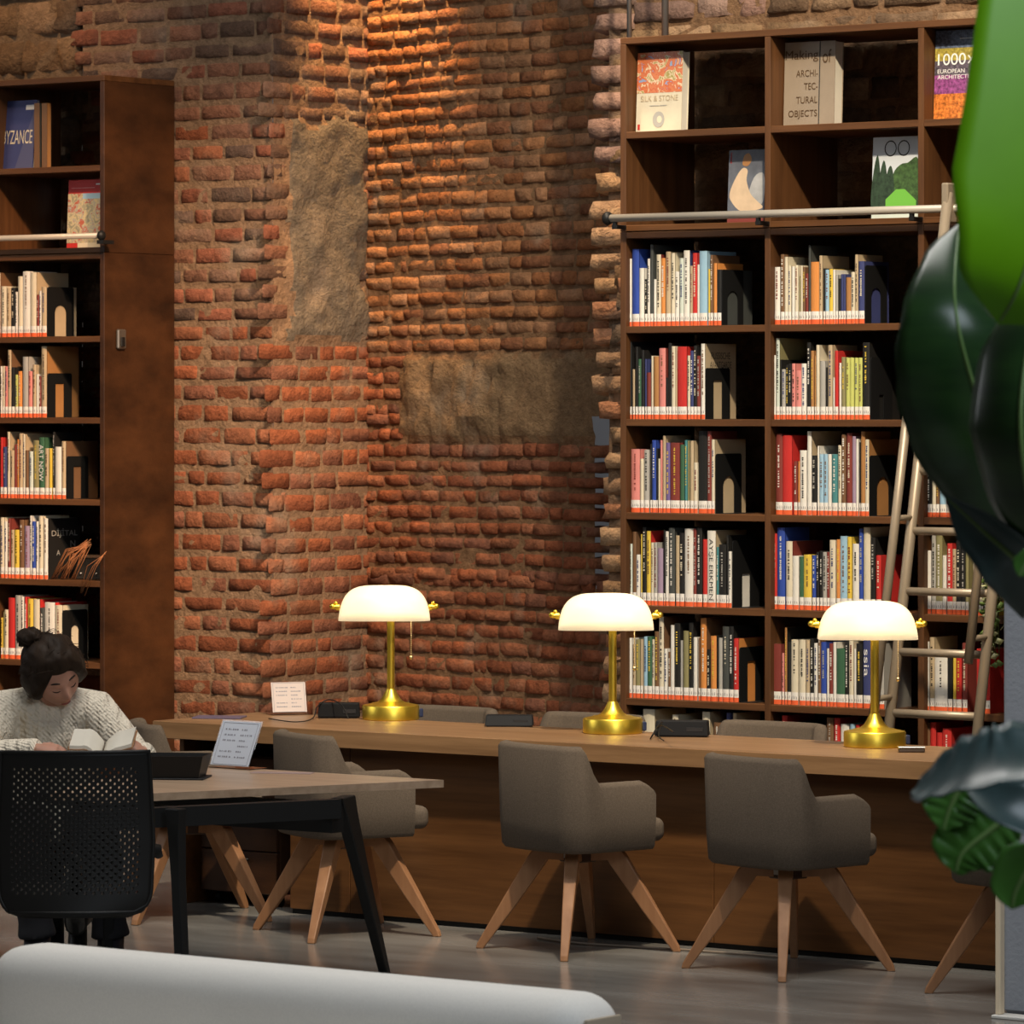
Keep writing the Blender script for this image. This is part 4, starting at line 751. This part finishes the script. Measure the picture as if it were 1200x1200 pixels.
# ------------------------------------------------------------------ black office chair, seen from behind
BLK.node_tree.nodes['Principled BSDF'].inputs['Specular IOR Level'].default_value = .25
oc = atD(88, 476, 14.75); t = thing('office_chair', 'black office chair with perforated plastic back, seen from behind', 'chair', (oc.x, oc.y, 0), TH+radians(3))
def back(a, b):
    """a across -1..1, b up 0..1 on the back shell"""
    z = .405+.515*b; w = .232+.012*(1-abs(2*b-.9)) - .0*b
    w *= 1-.30*(1-math.sqrt(max(0, 1-(max(0, .16-b)/.16)**2)))
    y = -.02 + .045*a*a - .05*(b-.45)**2*1.5 - .02*(1-b); x = w*a*(1-.015*max(0, b-.9))
    return Vector((x, -y*-1 if False else y, z))
nc, nr_ = 36, 44; mb = MB()
def inhole(i, j): return 3 <= i < 33 and 6 <= j < 40 and (i+j) % 2 == 0
K = 10
for j in range(nr_):
    for i in range(nc):
        c4 = [back(-1+2*(i+p)/nc, (j+q)/nr_) for p, q in ((0, 0), (1, 0), (1, 1), (0, 1))]
        if inhole(i, j):
            out = [back(-1+2*(i+p)/nc, (j+q)/nr_) for p, q in ((0, 0), (.5, 0), (1, 0), (1, .5), (1, 1), (.5, 1), (0, 1), (0, .5))]
            inn = [back(-1+2*(i+.5+.27*cos(a))/nc, (j+.5+.38*sin(a))/nr_) for a in [radians(225+45*k) for k in range(8)]]
            mb.add(out+inn, [(k, (k+1) % 8, 8+(k+1) % 8, 8+k) for k in range(8)])
        else: mb.add(c4, [(0, 1, 2, 3)])
sh = mb.build('backrest', BLK, t, True); wd = sh.modifiers.new('weld', 'WELD'); wd.merge_threshold = .0004; solid(sh, .008)
rim = [back(-1, b) for b in [k/30 for k in range(1, 31)]]+[back(a, 1) for a in [-1+k/10 for k in range(1, 20)]]+[back(1, b) for b in [1-k/30 for k in range(0, 29)]]+[back(1-k/10, .03) for k in range(1, 20)]
MB().tube(rim+[rim[0]], .007, 8).build('back_rim', BLK, t, True)
s = MB().box((-.22, .05, .405), (.22, .50, .465)); bevel(s.build('seat', BLK, t, True), .025, 4)
MB().tube([(0, .06, .37), (0, .10, .385), (0, .28, .385)], [.035, .04, .05], 12).build('tilt_mechanism', BLKM, t, True)
MB().tube([(0, .06, .37), (0, -.01, .42), (0, -.005, .60)], [.03, .028, .02], 10).build('back_support', BLKM, t, True)
MB().tube([(0, .26, .36), (0, .26, .10)], .028, 16).build('gas_column', BLKM, t, True)
for k in range(5):
    a = radians(90+72*k+14); e = Vector((cos(a), sin(a), 0)); c = Vector((0, .26, 0))
    lg = MB().tube([c+UP*.11, c+e*.16+UP*.10, c+e*.31+UP*.068], [.03, .024, .016], 10).build('base_arm', BLK, t, True)
    q = c+e*.31; sd = Vector((-e.y, e.x, 0)); MB().tube([q-sd*.022+UP*.028, q+sd*.022+UP*.028], .028, 14).build('castor', BLKM, lg, True)
MB().tube([(.20, .03, .62), (.255, .05, .605), (.262, .06, .585)], [.02, .022, .012], 10).build('adjuster_knob', BLK, t, True)
# ------------------------------------------------------------------ sofa in the foreground
sa, sb = atZ(-20, 1109, .70), atZ(712, 1167, .70); SX0, SX1, SY = sa.x, sb.x, sb.y
SOF = mat('sofa_linen', (.80, .77, .72), .95, var=.05, scale=220, bump=.0012, bscale=500, spec=.1)
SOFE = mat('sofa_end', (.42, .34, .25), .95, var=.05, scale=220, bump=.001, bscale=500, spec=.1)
t = thing('sofa', 'white upholstered sofa in the foreground, only its rounded back in view', 'sofa', (SX0, SY, 0))
b = MB().box((SX0, SY-.14, .20), (SX1, SY+.10, .702)).build('backrest', SOF, t, True, True); bevel(b, .085, 8)
b = MB().box((SX1+.0005-.004, SY-.085, .28), (SX1+.006, SY+.045, .655)).build('end_panel', SOFE, t, True, True); bevel(b, .003, 2)
b = MB().box((SX0, SY-.80, .18), (SX1, SY-.12, .30)).build('base', SOF, t, True, True); bevel(b, .03, 4)
for k in range(2): xa = SX0+.02+k*(SX1-SX0)/2; b = MB().box((xa, SY-.82, .30), (xa+(SX1-SX0)/2-.03, SY-.15, .44)).build('seat_cushion', SOF, t, True, True); bevel(b, .05, 5)
for x in (SX0+.1, SX1-.1):
    for y in (SY-.72, SY-.02): MB().tube([(x, y, .2), (x, y, 0)], [.025, .018], 12).build('leg', LEGW, t, True, True)
# ------------------------------------------------------------------ woman reading
SKIN = mat('skin', (.52, .27, .19), .5, var=.06, scale=12); SKIN.node_tree.nodes['Principled BSDF'].inputs['Subsurface Weight'].default_value = .12; SKIN.node_tree.nodes['Principled BSDF'].inputs['Subsurface Radius'].default_value = (.02, .008, .004)
HAIR = mat('hair_brown', (.014, .009, .006), .6, spec=.15, col2=(.040, .024, .015), scale=16, stretch=(1, 1, .35), detail=8, bump=.006, bscale=24)
pd = 16.9; pp_ = atD(70, 476, pd); person = thing('person', 'woman with dark hair in a bun and cream knit sweater, reading an open book', 'person', (pp_.x, pp_.y, 0), TH)
def remesh(o, vs, it=4, f=.5):
    m = o.modifiers.new('remesh', 'REMESH'); m.mode = 'VOXEL'; m.voxel_size = vs; m.use_smooth_shade = True
    s = o.modifiers.new('smooth', 'SMOOTH'); s.iterations = it; s.factor = f; return o
HC = Vector((-.012, -.075, 1.045)); HR = Matrix.Rotation(radians(22), 3, 'Z') @ Matrix.Rotation(radians(-20), 3, 'Y') @ Matrix.Rotation(radians(33), 3, 'X') @ Matrix.Scale(1.10, 3)
def g(x, z, cx, cz, sx, sz): return math.exp(-((x-cx)/sx)**2-((z-cz)/sz)**2)
def head_pt(th_, ph, k=1.0, face=True):
    """point of the head surface, face towards -y: th_ around, ph from chin (-90) to crown"""
    x, y, z = sin(th_)*cos(ph), -cos(th_)*cos(ph), sin(ph)
    X, Y, Z = .077*x, .094*y+.004, .116*z
    if z < 0: X *= 1-.30*z*z-.06*abs(z); Y = Y*(1-.10*z*z) if y < 0 else Y*(1-.42*abs(z)**1.3)
    if face and y < .1:
        f = smooth(.1, -.35, y)
        d = .021*g(X, Z, 0, -.022, .011, .022)+.009*g(X, Z, 0, -.036, .018, .010)+.007*g(X, Z, 0, -.064, .022, .009)+.008*g(X, Z, 0, -.096, .026, .018)
        d += .004*g(X, Z, .032, .022, .022, .009)+.004*g(X, Z, -.032, .022, .022, .009)+.005*(g(X, Z, .040, -.03, .02, .022)+g(X, Z, -.040, -.03, .02, .022))
        d -= .009*(g(X, Z, .031, .004, .016, .011)+g(X, Z, -.031, .004, .016, .011)); d += .0055*(g(X, Z, .031, .002, .011, .008)+g(X, Z, -.031, .002, .011, .008))
        d -= .004*g(X, Z, 0, -.079, .02, .006)
        Y -= d*f
    return HC + HR @ (Vector((X, Y, Z))*k)
bd = MB(); n1, n2 = 72, 48
bd.loft([[head_pt(2*pi*i/n1, -pi/2+.02+(pi-.04)*j/n2) for i in range(n1)] for j in range(n2+1)], True)
for sx in (-1, 1): bd.sphere(HC+HR @ Vector((sx*.077, .012, -.012)), .017, 8, sc=(.45, .8, 1.4))
bd.tube([HC+HR @ Vector((0, .03, -.04)), Vector((-.025, .0, .95)), Vector((-.03, .03, .88))], [.052, .050, .07], 16)
bd.tube([(-.03, .16, .48), (-.03, .12, .68), (-.03, .05, .88)], [.12, .11, .09], 16)
RS, RE, RW = Vector((.125, .04, .90)), Vector((.285, -.01, .72)), Vector((.318, -.19, .775)); LS, LE, LW = Vector((-.20, .03, .905)), Vector((-.275, -.09, .735)), Vector((-.060, -.255, .792))
for s_, e, w in ((RS, RE, RW), (LS, LE, LW)): bd.tube([Vector((-.03, .05, .88)), s_, e, w], [.06, .045, .036, .024], 12)
def hand(mb, W_, d, up_, side, curl, sp=1.0):
    """palm and five fingers from the wrist W_: d points along the palm, up_ is the back of the hand, side is towards the thumb"""
    d, up_ = d.normalized(), up_.normalized(); sd = d.cross(up_).normalized()*side; tips = []
    rr = []
    for f, w, h in ((0, .022, .017), (.03, .030, .016), (.06, .036, .014), (.078, .034, .011)):
        c = W_+d*f; rr.append([c+sd*w*cos(a)+up_*h*sin(a) for a in [2*pi*k/14 for k in range(14)]])
    mb.loft(rr, True)
    for k, (o, L) in enumerate(((.026, .068), (.009, .076), (-.009, .070), (-.026, .054))):
        p = W_+d*.070+sd*o; q = d.copy(); pts = [p]; 
        for m_, fr_ in enumerate((.45, .32, .23)):
            a = radians(curl[m_]); q = (q*cos(a)-up_*sin(a)).normalized(); u2 = up_; p = p+q*L*fr_; pts.append(p); up2 = (up_*cos(a)+d*sin(a))
        mb.tube(pts, [.0088, .0082, .0076, .0062], 9); mb.sphere(pts[-1], .0062, 6); tips.append((pts[-1], q))
    p = W_+d*.022+sd*.024; pts = [p, p+d*.022+sd*.020-up_*.006, p+d*.048+sd*.020-up_*.016, p+d*.066+sd*.010-up_*.022]; mb.tube(pts, [.012, .0105, .009, .007], 9); mb.sphere(pts[-1], .007, 6)
    tips.append((pts[-1], (pts[-1]-pts[-2]).normalized())); return tips
lt = hand(bd, LW, Vector((.95, -.12, -.05)), Vector((.1, -.45, .9)), -1, (28, 38, 25))
rt_ = hand(bd, RW, Vector((-.38, -.90, .10)), Vector((.80, -.25, .45)), 1, (35, 40, 25))
LEGP = [[Vector((sx*.09-.03, .16, .50)), Vector((sx*.13+.03, -.22, .49)), Vector((sx*.13+.07, -.20, .12))] for sx in (-1, 1)]
for L in LEGP: bd.tube(L, [.075, .055, .036], 12); f = L[2]; bd.tube([f, f+Vector((0, -.02, -.06)), f+Vector((0, -.13, -.085))], [.036, .036, .025], 10)
body = bd.build('body', SKIN, person, True); remesh(body, .0042, 3, .4)
# face details
def face_strip(name, m, pts, w, lift, r2=None):
    mb = MB(); P = [head_pt(a, b)+HR @ Vector((0, -lift, 0)) for a, b in pts]; mb.tube(P, [w*(.45+.55*sin(pi*(i+.5)/len(P))) for i in range(len(P))], 6); return mb.build(name, m, person, True)
BROW = mat('brow_hair', (.035, .02, .014), .7); LIP = mat('lip', (.36, .12, .10), .45)
for sx in (-1, 1):
    face_strip('eyebrow', BROW, [(sx*(.22+.055*k), .245+.02*sin(pi*k/7)) for k in range(8)], .0038, .001)
    face_strip('eyelashes', BROW, [(sx*(.25+.045*k), -.015-.03*sin(pi*k/7)) for k in range(8)], .0020, .0015)
face_strip('lips', LIP, [(-.30+.085*k, -.66) for k in range(8)], .0052, .002)
# hair: cap over the skull with a hairline, loose waves, bun
hb = MB(); rows = []
for j in range(0, 33):
    rw = []
    for i in range(64):
        a = 2*pi*i/64; fr0 = abs(((a+pi) % (2*pi))-pi)                  # 0 in front
        low = .52 if fr0 < .5 else .52-(fr0-.5)*1.35 if fr0 < 1.25 else -.50-.25*smooth(1.25, 2.2, fr0)
        ph = low+(pi/2-.02-low)*j/32; p = head_pt(a, ph, 1.0, False); q = HR.inverted() @ (p-HC)
        puff = (.012+.020*smooth(low, low+.35, ph))*(1.0 if j else .25) + .010*nz(q.x*26, q.y*26, q.z*26)+.006*nz(q.x*60, q.y*30, q.z*60)
        rw.append(p+(p-HC).normalized()*puff)
    rows.append(rw)
hair = hb.loft(rows, True).build('hair', HAIR, person, True)
bn = MB(); bc_ = HC+HR @ Vector((-.035, .075, .118)); r0 = []
for i in range(17):
    r0.append([bc_+Vector((.048*sin(pi*(i+.01)/16.1)*cos(2*pi*k/28), .045*sin(pi*(i+.01)/16.1)*sin(2*pi*k/28), -.034*cos(pi*i/16)))*(1+.28*nz(k*.9, i*.7, 3)+.1*sin(5*2*pi*k/28+i*.8)) for k in range(28)])
bn.loft(r0, True).build('hair_bun', HAIR, hair, True)
st = MB(); random.seed(12)
for k in range(70):
    a = random.uniform(0, 6.28); ph = random.uniform(-.3, 1.3); p = head_pt(a, ph, 1.0, False)
    if abs(((a+pi) % (2*pi))-pi) < 1.1 and ph < .45: continue
    nn = (p-HC).normalized(); tg = nn.cross(Vector((random.uniform(-1, 1), random.uniform(-1, 1), random.uniform(-1, 1)))).normalized(); s0 = p+nn*.026
    st.tube([s0, s0+tg*.02+nn*.008, s0+tg*.045+nn*.006, s0+tg*.06-nn*.004], [.0012, .0012, .001, .0006], 4)
tag(st.build('loose_strands', HAIR, hair, True), kind='stuff')
# sweater, trousers, boots
KN = bpy.data.materials.new('cream_knit'); KN.use_nodes = True; nt = KN.node_tree; b = nt.nodes['Principled BSDF']; b.inputs['Base Color'].default_value = (.86, .76, .61, 1); b.inputs['Roughness'].default_value = .95; b.inputs['Specular IOR Level'].default_value = .1
tc = nt.nodes.new('ShaderNodeTexCoord'); w1 = nt.nodes.new('ShaderNodeTexWave'); w1.wave_type = 'BANDS'; w1.bands_direction = 'X'; w1.inputs['Scale'].default_value = 7; w1.inputs['Distortion'].default_value = 2.2; w1.inputs['Detail'].default_value = 1; w1.inputs['Detail Scale'].default_value = 9
w3 = nt.nodes.new('ShaderNodeTexWave'); w3.wave_type = 'BANDS'; w3.bands_direction = 'DIAGONAL'; w3.inputs['Scale'].default_value = 34; w3.inputs['Distortion'].default_value = 1.5
for w in (w1, w3): nt.links.new(tc.outputs['Object'], w.inputs['Vector'])
ml = nt.nodes.new('ShaderNodeMath'); ml.operation = 'MULTIPLY_ADD'; ml.inputs[1].default_value = .22; nt.links.new(w3.outputs['Fac'], ml.inputs[0]); nt.links.new(w1.outputs['Fac'], ml.inputs[2])
bp = nt.nodes.new('ShaderNodeBump'); bp.inputs['Distance'].default_value = .007; nt.links.new(ml.outputs[0], bp.inputs['Height']); nt.links.new(bp.outputs[0], b.inputs['Normal'])
sw = MB()
sw.tube([(-.03, .18, .46), (-.03, .16, .58), (-.032, .12, .72), (-.034, .06, .85), (-.032, .03, .915)], [.165, .165, .165, .15, .115], 24)
sw.tube([(-.03, .04, .90), (-.026, .015, .945), (-.024, .0, .965)], [.10, .068, .064], 20)
for s_, e, w in ((RS, RE, RW), (LS, LE, LW)):
    sw.tube([Vector((-.03, .05, .885)), (Vector((-.03, .05, .895))+s_)/2, s_, s_.lerp(e, .5), e, e.lerp(w, .5), w.lerp(e, .10)], [.10, .098, .085, .074, .066, .058, .043], 18)
sweater = sw.build('sweater', KN, person, True); remesh(sweater, .009, 8, .5)
for s_, w in ((RE, RW), (LE, LW)):
    d = (w-s_).normalized(); MB().tube([w-d*.05, w-d*.02, w+d*.004], [.043, .040, .036], 18).build('cuff', KN, sweater, True)
tr_ = MB(); DK = mat('dark_trousers', (.018, .018, .022), .85)
for L in LEGP: tr_.tube([L[0], L[1], L[1].lerp(L[2], .85), L[2]], [.098, .076, .062, .072], 16)
tr_.tube([(-.03, .18, .42), (-.03, .17, .56)], [.16, .15], 16); remesh(tr_.build('trousers', DK, person, True), .010, 4)
for L in LEGP:
    f = L[2]; MB().tube([f+UP*.01, f+Vector((0, -.01, -.05)), f+Vector((0, -.04, -.075)), f+Vector((0, -.14, -.085)), f+Vector((0, -.175, -.092))], [.048, .046, .046, .040, .020], 14).build('boot', mat('boot', (.025, .022, .03), .5), person, True)
nb = MB()
for tp, q in lt[:4]: nb.sphere(tp+q*.002-Vector((0, .004, -.002)), .0062, 6, sc=(1, .8, .7))
nb2 = nb.build('painted_nails', mat('nail_dark', (.05, .008, .012), .25), person, True)
# her seat and the open book
t = thing('stool', 'dark round seat beneath the seated woman', 'stool', person.matrix_basis @ Vector((-.03, .17, 0)), TH)
MB().lathe([(.0, .36), (.19, .36), (.20, .385), (.18, .40), (0, .40)], 28).build('seat', BLK, t, True, angle=40); MB().tube([(0, 0, .36), (0, 0, .03)], .03, 14).build('column', BLKM, t, True); MB().lathe([(.19, 0), (.19, .012), (.03, .035), (0, .036)], 28).build('foot', BLKM, t, True, angle=40)
t = thing('open_book', 'open book with cream pages held by the woman', 'book', person.matrix_basis @ Vector((.178, -.30, .755)), TH)
def leafs(sx, n=10):
    lo, hi = [], []
    for i in range(n+1):
        f = i/n; x = sx*(.004+.105*f); zz = .012+.042*sin(min(1, f*1.6)*pi*.62)*(1 if sx < 0 else .55)+.03*f*(1 if sx > 0 else .2); lo.append((x, zz-.012)); hi.append((x, zz))
    return lo, hi
for sx in (-1, 1):
    lo, hi = leafs(sx); mb = MB(); rr = []
    for (x0, z0), (x1, z1) in zip(lo, hi): rr.append([(x0, -.07, z0), (x1, -.07, z1), (x1, .13, z1+.045), (x0, .13, z0+.045)])
    mb.loft(rr, True).build('page_block', mat('book_page', (.72, .67, .57), .8, var=.04, scale=4), t, True, angle=50)
    mb = MB(); rr = []
    for (x0, z0) in lo: rr.append([(x0*1.05, -.075, z0-.004), (x0*1.05, -.075, z0-.001), (x0*1.05, .135, z0+.045), (x0*1.05, .135, z0+.042)])
    mb.loft(rr, True).build('cover', mat('book_cover_tan', (.33, .17, .08), .5), t, True, angle=50)
# ------------------------------------------------------------------ big-leaved plant at the right
LD = dict(dark=mat('leaf_dark', (.010, .030, .010), .30, col2=(.022, .060, .014), scale=5, stretch=(1, 1, 5)), bright=mat('leaf_bright', (.13, .33, .002), .42, var=.12, scale=4), mid=mat('leaf_mid', (.045, .13, .02), .35, var=.25, scale=7), grey=mat('leaf_bluegreen', (.035, .060, .060), .34, var=.3, scale=8))
for k, w in (('bright', .22), ('mid', .15)):
    nt = LD[k].node_tree; b = nt.nodes['Principled BSDF']; out = nt.nodes['Material Output']; tl = nt.nodes.new('ShaderNodeBsdfTranslucent'); tl.inputs[0].default_value = (.25, .62, .02, 1); mx = nt.nodes.new('ShaderNodeMixShader'); mx.inputs[0].default_value = w
    nt.links.new(b.outputs[0], mx.inputs[1]); nt.links.new(tl.outputs[0], mx.inputs[2]); nt.links.new(mx.outputs[0], out.inputs[0])
pl = atD(1262, 476, 8.0); plant = thing('potted_plant', 'tall potted plant with huge banana-like leaves at the right edge', 'plant', (pl.x, pl.y, 0))
def spl(P, n):
    P = [Vector(p) for p in P]; Q = []
    for k in range(n+1):
        f = k/n*(len(P)-1); i = min(int(f), len(P)-2); s = f-i; p0, p1, p2, p3 = P[max(i-1, 0)], P[i], P[i+1], P[min(i+2, len(P)-1)]
        Q.append(0.5*(2*p1+(p2-p0)*s+(2*p0-5*p1+4*p2-p3)*s*s+(3*p1-p0-3*p2+p3)*s**3))
    return Q
def leaf(pts, wl, wr_, kind, roll=0.0, cup=0.12, rib=True, wav=0.0, n=26):
    """pts: midrib from base to tip (u, v, distance); wl/wr_: half widths in metres at even steps"""
    mid = spl([atD(*p) for p in pts], n); vs = []; fs = []; m = 5
    def wid(ws, f): x = f*(len(ws)-1); i = min(int(x), len(ws)-2); s = smooth(0, 1, x-i)*.5+(x-i)*.5; return ws[i]+(ws[i+1]-ws[i])*s
    for k, c in enumerate(mid):
        tg = (mid[min(k+1, n)]-mid[max(k-1, 0)]).normalized(); view = (c-C0).normalized(); sd = tg.cross(view).normalized(); nm_ = sd.cross(tg).normalized()
        sdr = sd*cos(roll)+nm_*sin(roll); nr2 = nm_*cos(roll)-sd*sin(roll)
        for j in range(-m, m+1):
            f = j/m; w = wid(wl if j < 0 else wr_, k/n); vs.append(c+sdr*w*f+nr2*(-cup*w*f*f + wav*w*abs(f)*sin(k*1.9+(j > 0)*1.3)))
    W_ = 2*m+1
    for k in range(n):
        for j in range(2*m): fs.append((k*W_+j, k*W_+j+1, (k+1)*W_+j+1, (k+1)*W_+j))
    o = MB().add(vs, fs).build('leaf', LD[kind], plant, True, True); solid(o, .0016)
    if rib:
        r = MB().tube([p for p in mid[:-1]], [.007*(1-.75*k/n) for k in range(n)], 6).build('midrib', mat('midrib', (.12, .20, .06), .4), o, True, False)
        for v in r.data.vertices: v.co -= plant.location
    return o
leaf([(1262,-190,7.2),(1248,20,7.1),(1228,220,7.05),(1196,330,7.05),(1170,380,7.1)], [.08,.135,.148,.10,.0], [.10,.15,.15,.10,.0], 'bright', .15, .10)
leaf([(1215,640,7.9),(1180,560,7.8),(1140,450,7.7),(1119,355,7.7),(1124,262,7.9)], [.02,.06,.09,.105,.10,.088,.075,.045,.0], [.02,.07,.10,.12,.12,.105,.08,.05,.0], 'dark', -.35, -.35, True, .03)
leaf([(1240,690,7.5),(1208,590,7.4),(1196,500,7.35),(1205,400,7.4),(1230,300,7.5)], [.015,.07,.085,.075,.0], [.015,.08,.10,.09,.0], 'dark', .3, -.5)
leaf([(1230,700,7.6),(1190,655,7.5),(1150,620,7.5),(1106,580,7.5)], [.05,.055,.045,.0], [.05,.055,.04,.0], 'grey', .5, .5)
leaf([(1300,885,6.4),(1230,893,6.4),(1160,903,6.4),(1105,914,6.45),(1074,922,6.5)], [.07,.085,.085,.07,.015], [.04,.05,.055,.055,.012], 'grey', -1.0, .2, False, .05)
leaf([(1300,960,6.6),(1230,960,6.6),(1180,945,6.6),(1125,915,6.65)], [.03,.045,.04,.0], [.03,.045,.04,.0], 'grey', -.6, .3, False)
leaf([(1150,905,6.9),(1125,925,6.9),(1112,950,6.9),(1105,975,6.9)], [.02,.04,.045,.0], [.02,.04,.04,.0], 'mid', .2, .3, True, .12)
leaf([(1185,955,6.9),(1158,975,6.9),(1128,1000,6.9),(1120,1024,6.9)], [.03,.06,.05,.0], [.03,.06,.05,.01], 'mid', -.2, .3, True, .12)
leaf([(1225,1000,6.8),(1205,1020,6.8),(1190,1045,6.8),(1186,1066,6.8)], [.02,.05,.04,.0], [.02,.05,.04,.0], 'mid', .1, .3)
leaf([(1225,640,7.0),(1210,655,7.0),(1200,665,7.0),(1194,676,7.0)], [.01,.02,.02,.0], [.01,.02,.02,.0], 'mid', .1, .3)
stp = [atD(1262, 476, 8.0)]; stp[0].z = .3
MB().tube(spl([stp[0], atD(1256, 900, 7.9), atD(1236, 690, 7.8), atD(1190, 592, 7.75), atD(1150, 530, 7.72)], 20), [.035-.0012*k for k in range(21)], 10).build('stem', mat('stem', (.30, .25, .14), .55, var=.3, scale=6), plant, True, True)
MB().tube(spl([stp[0], atD(1275, 800, 7.6), atD(1285, 400, 7.4), atD(1262, -150, 7.2)], 16), [.03-.0012*k for k in range(17)], 10).build('stem', M['stem'], plant, True, True)
MB().tube(spl([stp[0], atD(1300, 1100, 7.3), atD(1290, 950, 6.8), atD(1230, 940, 6.7)], 12), .014, 8).build('stem', M['stem'], plant, True, True)
MB().lathe([(.0, 0), (.17, 0), (.22, .34), (.205, .345), (.19, .30), (0, .30)], 32).build('pot', mat('clay_pot', (.20, .19, .18), .7), plant, True, angle=40)
MB().lathe([(0, .305), (.185, .305), (.1, .315), (0, .32)], 24).build('soil', mat('soil', (.03, .02, .012), .95, bump=.02, bscale=40), plant, True)
